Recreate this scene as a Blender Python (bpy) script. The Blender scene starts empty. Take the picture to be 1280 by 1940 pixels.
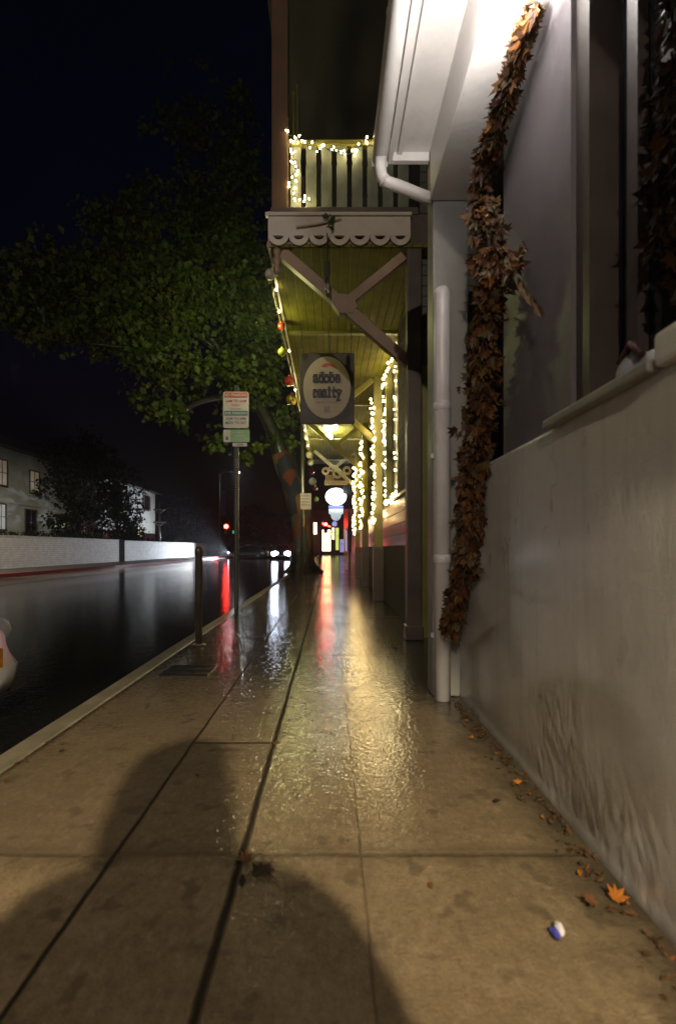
import bpy, bmesh, math, random
from mathutils import Vector, Matrix, noise as mnoise
R = math.radians
sc = bpy.context.scene
COL = sc.collection
rnd = random.Random(7)

# ---------------------------------------------------------------- materials
MATS = {}
def node_mat(name):
    m = bpy.data.materials.new(name); m.use_nodes = True
    nt = m.node_tree
    return m, nt, nt.nodes['Principled BSDF']
class G:
    """tiny node-graph helper"""
    def __init__(s, nt): s.nt = nt; s.n = nt.nodes; s.l = nt.links
    def new(s, t, **kw):
        n = s.n.new(t)
        for k, v in kw.items(): setattr(n, k, v)
        return n
    def link(s, a, b): s.l.new(a, b)
    def put(s, inp, v):
        if hasattr(v, 'is_output'): s.link(v, inp)
        else: inp.default_value = v
    def math(s, op, a, b=0.0, c=None):
        n = s.new('ShaderNodeMath', operation=op)
        s.put(n.inputs[0], a); s.put(n.inputs[1], b)
        if c is not None: s.put(n.inputs[2], c)
        return n.outputs[0]
    def coord(s): return s.new('ShaderNodeTexCoord').outputs['Object']
    def mapping(s, v, scale=(1,1,1), rot=(0,0,0)):
        n = s.new('ShaderNodeMapping'); s.link(v, n.inputs[0])
        n.inputs['Scale'].default_value = scale; n.inputs['Rotation'].default_value = rot
        return n.outputs[0]
    def noise(s, v, scale, detail=4, rough=.6):
        n = s.new('ShaderNodeTexNoise'); s.link(v, n.inputs['Vector'])
        n.inputs['Scale'].default_value = scale; n.inputs['Detail'].default_value = detail
        n.inputs['Roughness'].default_value = rough
        return n.outputs['Fac']
    def ramp(s, f, a, b, lo=0.0, hi=1.0):
        n = s.new('ShaderNodeMapRange'); s.put(n.inputs[0], f)
        n.inputs[1].default_value = a; n.inputs[2].default_value = b
        n.inputs[3].default_value = lo; n.inputs[4].default_value = hi
        return n.outputs[0]
    def mix(s, f, a, b):
        n = s.new('ShaderNodeMix', data_type='RGBA')
        s.put(n.inputs[0], f)
        for i, v in ((6, a), (7, b)):
            if hasattr(v, 'is_output'): s.link(v, n.inputs[i])
            else: n.inputs[i].default_value = (*v[:3], 1)
        return n.outputs[2]
    def bump(s, h, strength, dist=.01, nrm=None):
        n = s.new('ShaderNodeBump'); s.put(n.inputs['Height'], h)
        n.inputs['Strength'].default_value = strength; n.inputs['Distance'].default_value = dist
        if nrm is not None: s.link(nrm, n.inputs['Normal'])
        return n.outputs[0]

def pm(name, col, rough=.6, var=.25, scale=6, bump=.15, bscale=40, metal=0, coat=0, spec=.5, stretch=(1,1,1), grime=0, bdist=.01):
    if name in MATS: return MATS[name]
    m, nt, p = node_mat(name); g = G(nt); v = g.mapping(g.coord(), stretch)
    n = g.noise(v, scale, 5)
    f = g.ramp(n, .25, .75)
    c = g.mix(f, [x*(1-var) for x in col], [min(1, x*(1+var)) for x in col])
    if grime:
        n2 = g.noise(v, scale*.23, 6, .7)
        c = g.mix(g.ramp(n2, .5, .7, 0, grime), c, [x*.35 for x in col])
    g.link(c, p.inputs['Base Color'])
    n3 = g.noise(v, bscale, 4)
    g.link(g.ramp(n, .2, .8, max(.03, rough*.75), min(1, rough*1.25)), p.inputs['Roughness'])
    if bump: g.link(g.bump(n3, bump, bdist), p.inputs['Normal'])
    p.inputs['Metallic'].default_value = metal
    p.inputs['Specular IOR Level'].default_value = spec
    if coat:
        p.inputs['Coat Weight'].default_value = coat; p.inputs['Coat Roughness'].default_value = .12
    MATS[name] = m
    return m

def em(name, col, strength, sample=False):
    if name in MATS: return MATS[name]
    m, nt, p = node_mat(name); g = G(nt)
    n = g.noise(g.coord(), 3, 2)
    c = g.mix(g.ramp(n, .3, .7), [x*.85 for x in col], col)
    p.inputs['Base Color'].default_value = (.8, .8, .8, 1)
    g.link(c, p.inputs['Emission Color'])
    p.inputs['Emission Strength'].default_value = strength
    if not sample: m.cycles.emission_sampling = 'NONE'
    MATS[name] = m
    return m

def mat_sidewalk():
    m, nt, p = node_mat('wet_concrete'); g = G(nt); v = g.coord()
    sep = g.new('ShaderNodeSeparateXYZ'); g.link(v, sep.inputs[0]); X, Y = sep.outputs[0], sep.outputs[1]
    wob = g.math('MULTIPLY', g.math('SUBTRACT', g.noise(v, 5, 4), .5), .014)
    Xw = g.math('ADD', X, wob); Yw = g.math('ADD', Y, wob)
    big = g.noise(v, .9, 5, .65); mid = g.noise(v, 5, 6, .65); fine = g.noise(v, 140, 3, .7)
    med = g.noise(g.mapping(v, (1, .6, 1)), 34, 6, .8)
    c = g.mix(g.ramp(big, .3, .7), (.17, .125, .075), (.25, .185, .108))
    c = g.mix(g.ramp(mid, .42, .68, 0, .6), c, (.12, .086, .05))
    c = g.mix(g.ramp(med, .50, .66, 0, .6), c, (.085, .06, .036)); c = g.mix(g.ramp(med, .46, .34, 0, .45), c, (.34, .27, .17))
    c = g.mix(g.ramp(fine, .55, .8, 0, .55), c, (.36, .29, .19))
    c = g.mix(g.ramp(fine, .45, .25, 0, .5), c, (.09, .066, .04))
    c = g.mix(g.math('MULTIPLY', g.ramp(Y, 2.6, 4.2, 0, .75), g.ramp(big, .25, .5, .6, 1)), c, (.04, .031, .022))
    spots = g.noise(v, 9, 2, .5)
    c = g.mix(g.ramp(spots, .60, .68, 0, .6), c, (.06, .045, .03))
    # joints
    cells = None
    for axis, cuts in ((X, (-.70, -.287, .10)), (Y, (-1.6, 1.655, 4.72, 7.4, 10.4, 13.4))):
        for cc, wgt in zip(cuts, (1, 2.3, 3.7, 5.9, 8.1, 11.3)):
            q = g.math('MULTIPLY', g.math('GREATER_THAN', axis, cc), wgt*(1 if axis is X else 7.7))
            cells = q if cells is None else g.math('ADD', cells, q)
    wn = g.new('ShaderNodeTexWhiteNoise', noise_dimensions='1D'); g.link(cells, wn.inputs['W'])
    c = g.mix(g.ramp(wn.outputs['Value'], 0, 1, 0, .5), c, (.10, .076, .048))
    lines = None
    def add(d, w0, w1, s=1.0):
        nonlocal lines
        k = g.ramp(d, w0, w1, s, 0)
        lines = k if lines is None else g.math('MAXIMUM', lines, k)
    for cx, w, s in ((-.70, .006, 1), (-.287, .010, 1), (.10, .003, .3)):
        add(g.math('ABSOLUTE', g.math('SUBTRACT', Xw, cx)), w*.5, w*1.6, s)
    for cy, w, s in ((-1.6, .01, .8), (1.655, .010, .25), (4.72, .008, .9), (7.4, .012, 1), (10.4, .012, 1), (13.4, .012, 1), (16.4, .012, 1), (19.4, .015, 1), (23, .02, 1), (27, .02, 1)):
        add(g.math('ABSOLUTE', g.math('SUBTRACT', Yw, cy)), w*.5, w*1.7, s)
    # short joint between the two left cuts
    d = g.math('ABSOLUTE', g.math('SUBTRACT', Yw, 2.60))
    inside = g.math('MULTIPLY', g.math('GREATER_THAN', X, -.70), g.math('LESS_THAN', X, -.287))
    k = g.math('MULTIPLY', g.ramp(d, .006, .016, .9, 0), inside)
    lines = g.math('MAXIMUM', lines, k)
    # dirt along the wall foot and the kerb crack
    edge = g.math('ADD', X, g.math('MULTIPLY', g.math('SUBTRACT', mid, .5), .25))
    dirt = g.math('MAXIMUM', g.ramp(edge, .64, .84, 0, .9), g.ramp(g.math('ADD', X, g.math('MULTIPLY', wob, 1.2)), -1.415, -1.45, 0, .9))
    c = g.mix(dirt, c, (.035, .027, .018))
    # shade of the pilaster and garland painted into the walk colour
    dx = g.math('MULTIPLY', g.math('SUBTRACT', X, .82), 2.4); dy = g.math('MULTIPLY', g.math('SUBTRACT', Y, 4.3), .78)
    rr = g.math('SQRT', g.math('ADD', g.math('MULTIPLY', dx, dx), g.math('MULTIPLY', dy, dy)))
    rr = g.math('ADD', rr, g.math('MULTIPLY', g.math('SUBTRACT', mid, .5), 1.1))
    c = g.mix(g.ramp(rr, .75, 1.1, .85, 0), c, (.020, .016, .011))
    # broad dirt bands over the transverse joints
    band = g.ramp(g.math('ABSOLUTE', g.math('SUBTRACT', g.math('ADD', Y, g.math('MULTIPLY', g.math('SUBTRACT', mid, .5), .12)), 1.655)), .015, .07, .45, 0)
    c = g.mix(band, c, (.07, .052, .033))
    c = g.mix(lines, c, (.022, .017, .012))
    g.link(c, p.inputs['Base Color'])
    p.inputs['Roughness'].default_value = .75
    p.inputs['Specular IOR Level'].default_value = .08
    # wet film: smoother farther up the walk where water stands
    wet = g.noise(g.mapping(v, (1, .5, 1)), 1.3, 4, .6)
    up = g.ramp(Y, 1.5, 2.4, .0, 1)
    wf = g.math('MULTIPLY', g.ramp(wet, .3, .6, .55, 1), up)
    wf = g.math('ADD', wf, .10)
    p.inputs['Coat Weight'].default_value = 1
    g.link(g.math('MULTIPLY', g.math('MINIMUM', wf, 1.0), g.math('SUBTRACT', 1.0, lines)), p.inputs['Coat Weight'])
    p.inputs['Coat IOR'].default_value = 1.5
    g.link(g.ramp(wet, .35, .65, .045, .02), p.inputs['Coat Roughness'])
    h = g.math('ADD', g.math('MULTIPLY', fine, .5), g.math('MULTIPLY', g.noise(v, 38, 4, .8), 1.6))
    h = g.math('SUBTRACT', h, g.math('MULTIPLY', lines, 3.0))
    nb = g.bump(h, .7, .008)
    g.link(nb, p.inputs['Normal'])
    hw = g.math('ADD', g.noise(v, 34, 1, .5), g.math('MULTIPLY', g.noise(v, 80, 1, .5), .5))
    g.link(g.bump(hw, .9, .0031), p.inputs['Coat Normal'])
    return m

def mat_road():
    m, nt, p = node_mat('wet_asphalt'); g = G(nt); v = g.coord()
    big = g.noise(g.mapping(v, (1, .25, 1)), .5, 5, .6); fine = g.noise(v, 90, 3, .7)
    c = g.mix(g.ramp(big, .3, .7), (.004, .004, .0045), (.009, .0085, .0085))
    c = g.mix(g.ramp(fine, .55, .8, 0, .4), c, (.018, .0175, .016))
    sep = g.new('ShaderNodeSeparateXYZ'); g.link(v, sep.inputs[0])
    # road colour paler towards the far kerb
    xx = g.math('ADD', sep.outputs[0], g.math('MULTIPLY', g.math('SUBTRACT', big, .5), .8))
    c = g.mix(g.ramp(xx, -8.7, -9.4, 0, .9), c, (.12, .11, .09))
    g.link(c, p.inputs['Base Color'])
    p.inputs['Roughness'].default_value = .8; p.inputs['Specular IOR Level'].default_value = .05
    p.inputs['Coat Weight'].default_value = 1; p.inputs['Coat IOR'].default_value = 1.36
    g.link(g.ramp(big, .35, .65, .12, .05), p.inputs['Coat Roughness']); p.inputs['Coat Weight'].default_value = .8
    g.link(g.bump(fine, .5, .006), p.inputs['Normal'])
    g.link(g.bump(g.math('ADD', g.noise(v, 34, 2, .6), g.noise(v, 7, 1)), .26, .006), p.inputs['Coat Normal'])
    return m

def mat_stucco():
    m, nt, p = node_mat('wet_stucco'); g = G(nt); v = g.coord()
    big = g.noise(v, 1.6, 5, .6)
    st = g.noise(g.mapping(v, (1, 1.9, 1.0), (R(35), 0, 0)), 4.0, 5, .55)
    fine = g.noise(v, 120, 3, .7)
    c = g.mix(g.ramp(big, .3, .7), (.50, .485, .47), (.57, .555, .535))
    c = g.mix(g.ramp(st, .5, .72, 0, .4), c, (.44, .42, .40))
    c = g.mix(g.ramp(g.noise(v, 7, 5, .7), .58, .72, 0, .22), c, (.20, .18, .155))
    sep = g.new('ShaderNodeSeparateXYZ'); g.link(v, sep.inputs[0])
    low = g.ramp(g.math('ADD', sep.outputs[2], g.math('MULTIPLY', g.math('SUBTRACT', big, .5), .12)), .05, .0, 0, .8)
    vo = g.new('ShaderNodeTexVoronoi', feature='DISTANCE_TO_EDGE'); vo.inputs['Scale'].default_value = 1.3
    wv = g.new('ShaderNodeVectorMath', operation='ADD'); nz_ = g.new('ShaderNodeTexNoise'); g.link(v, nz_.inputs['Vector']); nz_.inputs['Scale'].default_value = 5
    sc_ = g.new('ShaderNodeVectorMath', operation='SCALE'); g.link(nz_.outputs['Color'], sc_.inputs[0]); sc_.inputs['Scale'].default_value = .35
    g.link(v, wv.inputs[0]); g.link(sc_.outputs[0], wv.inputs[1]); g.link(wv.outputs[0], vo.inputs['Vector'])
    crack = g.math('MULTIPLY', g.ramp(vo.outputs['Distance'], .002, .007, .7, 0), g.ramp(big, .5, .62, 0, 1))
    c = g.mix(g.math('MULTIPLY', crack, .5), c, (.10, .095, .09))
    run = g.noise(g.mapping(v, (1, 14, .5)), 1.0, 4, .6)
    c = g.mix(g.ramp(run, .54, .74, 0, .3), c, (.16, .145, .12))
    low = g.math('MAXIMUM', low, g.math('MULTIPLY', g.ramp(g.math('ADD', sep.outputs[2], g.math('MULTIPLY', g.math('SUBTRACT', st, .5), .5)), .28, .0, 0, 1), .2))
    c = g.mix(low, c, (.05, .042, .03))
    g.link(c, p.inputs['Base Color'])
    g.link(g.ramp(st, .4, .7, .46, .24), p.inputs['Roughness']); p.inputs['Coat Weight'].default_value = .8; p.inputs['Coat Roughness'].default_value = .2
    h = g.math('ADD', g.math('MULTIPLY', st, .45), g.math('MULTIPLY', fine, .34))
    g.link(g.bump(h, .35, .02), p.inputs['Normal'])
    return m

def mat_leaf(name, attr=True, trans=.25, rough=.35):
    m, nt, p = node_mat(name); g = G(nt)
    a = g.new('ShaderNodeVertexColor'); a.layer_name = 'tint'
    g.link(a.outputs['Color'], p.inputs['Base Color'])
    n = g.noise(g.coord(), 30, 3)
    g.link(g.ramp(n, .2, .8, rough*.7, rough*1.4), p.inputs['Roughness'])
    tr = g.new('ShaderNodeBsdfTranslucent'); g.link(a.outputs['Color'], tr.inputs['Color'])
    mx = g.new('ShaderNodeMixShader'); mx.inputs[0].default_value = trans
    g.link(p.outputs[0], mx.inputs[1]); g.link(tr.outputs[0], mx.inputs[2])
    g.link(mx.outputs[0], nt.nodes['Material Output'].inputs['Surface'])
    return m

def mat_boards(name, col, axis, pitch, rough=.5, gap=.12, dark=.25, coat=0, var=.25, bump=.6, spec=.5):
    """painted boards: grooves every `pitch` metres along axis"""
    m, nt, p = node_mat(name); g = G(nt); v = g.coord()
    sep = g.new('ShaderNodeSeparateXYZ'); g.link(v, sep.inputs[0])
    t = g.math('FRACT', g.math('DIVIDE', sep.outputs[axis], pitch))
    groove = g.ramp(t, gap*.4, gap, 1, 0)
    n = g.noise(v, 4, 5)
    c = g.mix(g.ramp(n, .3, .7), [x*(1-var) for x in col], [x*(1+var) for x in col])
    c = g.mix(g.ramp(g.noise(v, 1.3, 6, .7), .52, .7, 0, .5), c, [x*.5 for x in col])
    c = g.mix(groove, c, [x*dark for x in col])
    g.link(c, p.inputs['Base Color']); p.inputs['Roughness'].default_value = rough; p.inputs['Specular IOR Level'].default_value = spec
    h = g.math('SUBTRACT', g.math('MULTIPLY', t, .6), groove)
    g.link(g.bump(h, bump, .02), p.inputs['Normal'])
    p.inputs['Coat Weight'].default_value = coat; p.inputs['Coat Roughness'].default_value = .15
    return m

def mat_bricks(name, c1, c2, mortar, sc_=3.2, rough=.5):
    m, nt, p = node_mat(name); g = G(nt); v = g.coord()
    sep = g.new('ShaderNodeSeparateXYZ'); g.link(v, sep.inputs[0])
    cmb = g.new('ShaderNodeCombineXYZ'); g.link(sep.outputs[1], cmb.inputs[0]); g.link(sep.outputs[2], cmb.inputs[1])
    b = g.new('ShaderNodeTexBrick'); g.link(cmb.outputs[0], b.inputs['Vector'])
    b.inputs['Color1'].default_value = (*c1, 1); b.inputs['Color2'].default_value = (*c2, 1)
    b.inputs['Mortar'].default_value = (*mortar, 1); b.inputs['Scale'].default_value = sc_
    b.inputs['Mortar Size'].default_value = .02
    n = g.noise(v, 3, 5)
    g.link(g.mix(g.ramp(n, .35, .7, 0, .45), b.outputs['Color'], [x*.5 for x in c1]), p.inputs['Base Color'])
    p.inputs['Roughness'].default_value = rough
    g.link(g.bump(g.math('ADD', g.math('MULTIPLY', b.outputs['Fac'], -1), g.math('MULTIPLY', g.noise(v, 30, 4), .6)), .6, .012), p.inputs['Normal'])
    return m

M = {
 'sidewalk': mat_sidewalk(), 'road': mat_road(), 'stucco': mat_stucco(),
 'kerb': pm('kerb_concrete', (.19, .165, .115), .5, .35, 5, .5, 60, coat=.35, grime=.6),
 'red_kerb': pm('red_kerb_paint', (.26, .012, .014), .6, .3, 3, .3, 40, coat=.1, grime=.3),
 'yellow_line': pm('yellow_road_paint', (.34, .23, .03), .5, .4, 6, .3, 60, coat=.4, grime=.6),
 'earth': pm('dark_earth', (.025, .022, .018), .9, .3, 1, .3, 8),
 'far_walk': pm('far_sidewalk_concrete', (.06, .055, .045), .7, .3, 2, .3, 30, coat=.1, grime=.4),
 'white': pm('white_trim_paint', (.60, .57, .55), .42, .1, 4, .14, 26, grime=.35),
 'pil': pm('grey_white_paint', (.22, .215, .205), .5, .1, 3, .08, 30, grime=.2),
 'sleeve': pm('white_pipe_paint', (.62, .60, .62), .38, .1, 5, .12, 26, grime=.35),
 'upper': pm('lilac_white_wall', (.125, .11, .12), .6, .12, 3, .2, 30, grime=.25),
 'roof': pm('dark_shingle', (.05, .045, .04), .7, .3, 8, .4, 20),
 'glass': pm('dark_window_glass', (.006, .006, .008), .1, .2, 2, .03, 3),
 'glass2': pm('dim_shop_glass', (.012, .011, .010), .35, .2, 2, .03, 3),
 'brownframe': pm('dark_brown_frame', (.04, .026, .022), .5, .2, 5, .15, 30),
 'slat': pm('blind_slat_paint', (.035, .034, .033), .4, .15, 5, .05, 20),
 'olive': pm('olive_paint', (.17, .155, .032), .42, .2, 4, .12, 30, grime=.3),
 'darkolive': pm('dark_olive_steel', (.05, .05, .025), .5, .2, 4, .1, 30),
 'postbrown': pm('brown_post_paint', (.085, .062, .05), .42, .2, 4, .15, 30, grime=.3),
 'tan': pm('tan_timber_paint', (.25, .16, .105), .5, .18, 4, .12, 30, grime=.25),
 'cornerpost': pm('russet_post_paint', (.11, .06, .034), .55, .2, 4, .15, 30, grime=.2),
 'fascia': pm('cream_fascia_paint', (.56, .50, .43), .5, .12, 4, .08, 30, grime=.25),
 'balus': pm('pale_baluster_paint', (.15, .165, .125), .5, .25, 5, .1, 30, grime=.3),
 'ceiling': mat_boards('olive_ceiling_boards', (.135, .125, .016), 0, .11, .75, spec=.12),
 'panelwood': mat_boards('dark_panel_boards', (.04, .028, .022), 2, .14, .75, spec=.15),
 'siding': mat_boards('dark_clapboard', (.055, .05, .042), 2, .115, .5, coat=.2),
 'redboard': mat_boards('red_brown_clapboard', (.22, .07, .055), 2, .17, .34, spec=.9),
 'brick': mat_bricks('dark_brick', (.03, .02, .017), (.045, .028, .022), (.018, .016, .015), rough=.85),
 'wallbrick': mat_bricks('whitewashed_brick', (.46, .43, .38), (.56, .53, .48), (.27, .25, .22), 2.2, .6),
 'house': pm('house_plaster', (.34, .345, .31), .7, .12, 1, .15, 20, grime=.25),
 'metal': pm('galvanised_steel', (.24, .23, .21), .35, .25, 12, .1, 60, metal=.85),
 'bollard': pm('bollard_paint', (.13, .105, .075), .35, .3, 10, .1, 50, coat=.5, grime=.4),
 'greenpost': pm('dark_green_steel', (.008, .019, .018), .5, .2, 12, .08, 60, coat=.1),
 'black': pm('black_iron', (.012, .011, .011), .4, .2, 10, .1, 50, metal=.3),
 'gatewood': pm('black_gate_wood', (.012, .011, .011), .9, .2, 10, .1, 50, spec=.03),
 'grate': pm('cast_iron', (.012, .011, .012), .3, .3, 14, .2, 60, metal=.5, coat=.6),
 'signboard': pm('brown_black_board', (.028, .020, .017), .5, .25, 5, .12, 30),
 'signcream': pm('cream_sign_paint', (.42, .345, .265), .5, .1, 4, .06, 30, grime=.12),
 'ink': pm('black_sign_ink', (.012, .012, .02), .5, .2, 10, 0, 10),
 'redink': pm('red_sign_ink', (.42, .03, .03), .4, .15, 10, 0, 10),
 'tealink': pm('teal_sign_ink', (.01, .16, .17), .4, .15, 10, 0, 10),
 'greyink': pm('grey_sign_ink', (.12, .12, .13), .4, .15, 10, 0, 10),
 'signwhite': pm('reflective_white', (.55, .50, .50), .35, .08, 6, .03, 30, grime=.1),
 'signgreen': pm('reflective_green', (.10, .34, .06), .35, .1, 6, .03, 30, grime=.1),
 'bark': pm('wet_bark', (.018, .015, .012), .5, .4, 5, .9, 14, coat=.25, stretch=(1, 1, .35), grime=.5, bdist=.05),
 'darkbark': pm('dark_bark', (.035, .028, .02), .7, .4, 5, .6, 14, stretch=(1, 1, .35)),
 'cord': pm('green_cord', (.015, .022, .008), .5, .2, 20, 0, 20),
 'goldcord': pm('gold_tinsel', (.32, .22, .06), .35, .4, 60, .6, 120, metal=.4),
 'carwhite': pm('wet_white_car_paint', (.62, .60, .64), .3, .06, 3, .5, 90, coat=.9, bdist=.004),
 'cardark': pm('dark_car_paint', (.02, .02, .026), .3, .15, 3, .1, 90, coat=.9),
 'carglass': pm('car_glass', (.01, .011, .013), .08, .2, 4, .1, 80),
 'tyre': pm('tyre_rubber', (.012, .012, .012), .7, .2, 20, .2, 60),
 'rim': pm('alloy_rim', (.30, .30, .32), .3, .15, 10, .05, 40, metal=.9),
 'amber': pm('amber_lens', (.50, .20, .01), .2, .15, 20, .1, 80, coat=.5),
 'redlens': pm('red_lens', (.35, .01, .01), .2, .15, 20, .1, 80, coat=.5),
 'clearlens': pm('clear_lens', (.5, .5, .55), .15, .1, 20, .1, 80, coat=.5),
 'paper': pm('pale_plate_paint', (.42, .33, .24), .5, .15, 8, .05, 30, grime=.2),
 'carved': pm('carved_cream_wood', (.42, .34, .22), .5, .2, 8, .2, 40, grime=.3),
 'blue': pm('blue_banner_cloth', (.03, .035, .16), .7, .2, 4, .2, 30),
 'jacket': pm('dark_rain_jacket', (.02, .022, .03), .4, .2, 10, .2, 30),
 'trouser': pm('dark_denim', (.02, .025, .04), .7, .2, 10, .2, 60),
 'skin': pm('skin', (.42, .27, .20), .5, .1, 10, .05, 60),
 'shoe': pm('black_shoe', (.015, .014, .013), .4, .2, 10, .1, 60),
 'cambody': pm('camera_black', (.015, .015, .016), .5, .2, 30, .2, 120),
 'litter': pm('crumpled_white_wrapper', (.62, .62, .68), .35, .1, 20, .3, 60),
 'litterblue': pm('blue_wrapper_print', (.05, .05, .32), .35, .2, 20, .3, 60),
 'hood': pm('lamp_housing', (.55, .54, .52), .4, .1, 6, .05, 30),
 'cloth': pm('pale_cloth', (.30, .31, .33), .8, .2, 6, .4, 12),
 'deepred': pm('deep_red_cloth', (.05, .008, .007), .7, .3, 8, .3, 20),
 'white_globe': pm('white_bauble', (.62, .58, .55), .3, .1, 6, .05, 30),
 'red_globe': pm('red_bauble', (.42, .045, .02), .18, .15, 6, .05, 30, coat=.6),
 'green_globe': pm('lime_bauble', (.28, .36, .05), .2, .15, 6, .05, 30, coat=.6),
 'gold_globe': pm('gold_bauble', (.55, .42, .07), .25, .3, 40, .5, 60, metal=.6, coat=.3),
 'cream_globe': pm('cream_bauble', (.60, .52, .33), .25, .1, 6, .05, 30, coat=.4),
 'em_bulb': em('warm_bulb_glow', (1, .80, .38), 62),
 'em_bulb2': em('gold_bulb_glow', (1, .70, .30), 36),
 'em_lamp': em('eave_lamp_glow', (1, .94, .88), 30),
 'em_lamp_b': em('porch_bulb_glow', (1, .93, .72), 430),
 'em_white': em('sign_box_glow', (.88, .97, 1), 2.4, True),
 'em_bluewhite': em('sign_box_glow_dim', (.66, .82, .92), .55, True),
 'em_red': em('red_signal_glow', (1, .03, .02), 55, True),
 'em_green': em('green_signal_glow', (.02, .55, .42), .6),
 'em_head': em('headlight_glow', (.74, .82, 1), 34, True),
 'em_tail': em('tail_glow', (1, .06, .03), 18, True),
 'em_street': em('street_lamp_glow', (.92, .95, 1), 40),
 'em_win': em('lit_window_warm', (.85, .55, .25), .06),
 'em_winy': em('lit_window_yellow', (1, .85, .30), .75),
 'em_wing': em('lit_window_greenish', (.5, .75, .25), .3),
 'em_winb': em('lit_window_cool', (.6, .7, .75), .14),
 'em_shop': em('shop_glow_yellow', (1, .88, .42), 4.5, True),
 'em_shopg': em('shop_glow_lime', (.80, .95, .20), 1.6, True),
 'em_shopb': em('shop_glow_violet', (.45, .42, 1), .8, True),
 'em_redsign': em('red_shop_glow', (1, .07, .04), 9, True),
}
M['maple'] = mat_leaf('maple_leaf', trans=.25, rough=.6); M['maple'].node_tree.nodes['Principled BSDF'].inputs['Specular IOR Level'].default_value = .3
M['maple_dull'] = mat_leaf('dull_maple_leaf', trans=.1, rough=.7); M['maple_dull'].node_tree.nodes['Principled BSDF'].inputs['Specular IOR Level'].default_value = .05
M['green_leaf'] = mat_leaf('sycamore_leaf', trans=.35, rough=.55)
M['dark_leaf'] = mat_leaf('dark_tree_leaf', trans=.2, rough=.7); M['dark_leaf'].node_tree.nodes['Principled BSDF'].inputs['Specular IOR Level'].default_value = .04
# patchwork wrap on the street tree
def mat_patch():
    m, nt, p = node_mat('knitted_patchwork'); g = G(nt); v = g.coord()
    vo = g.new('ShaderNodeTexVoronoi'); g.link(g.mapping(v, (1.6, 1.6, .9)), vo.inputs['Vector']); vo.inputs['Scale'].default_value = 1.5
    cr = g.new('ShaderNodeValToRGB'); cr.color_ramp.interpolation = 'CONSTANT'
    sp = g.new('ShaderNodeSeparateColor'); g.link(vo.outputs['Color'], sp.inputs[0]); g.link(sp.outputs[0], cr.inputs[0])
    cols = [(0, (.16, .03, .018)), (.2, (.17, .08, .02)), (.38, (.03, .06, .075)), (.55, (.10, .11, .085)), (.7, (.015, .018, .035)), (.85, (.11, .06, .03))]
    e = cr.color_ramp.elements
    e[0].position, e[0].color = 0, (*cols[0][1], 1); e[1].position, e[1].color = cols[1][0], (*cols[1][1], 1)
    for pos, c in cols[2:]:
        k = e.new(pos); k.color = (*c, 1)
    g.link(cr.outputs[0], p.inputs['Base Color']); p.inputs['Roughness'].default_value = .8
    g.link(g.bump(g.noise(v, 60, 2), .5, .02), p.inputs['Normal'])
    return m
M['patch'] = mat_patch()

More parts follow.
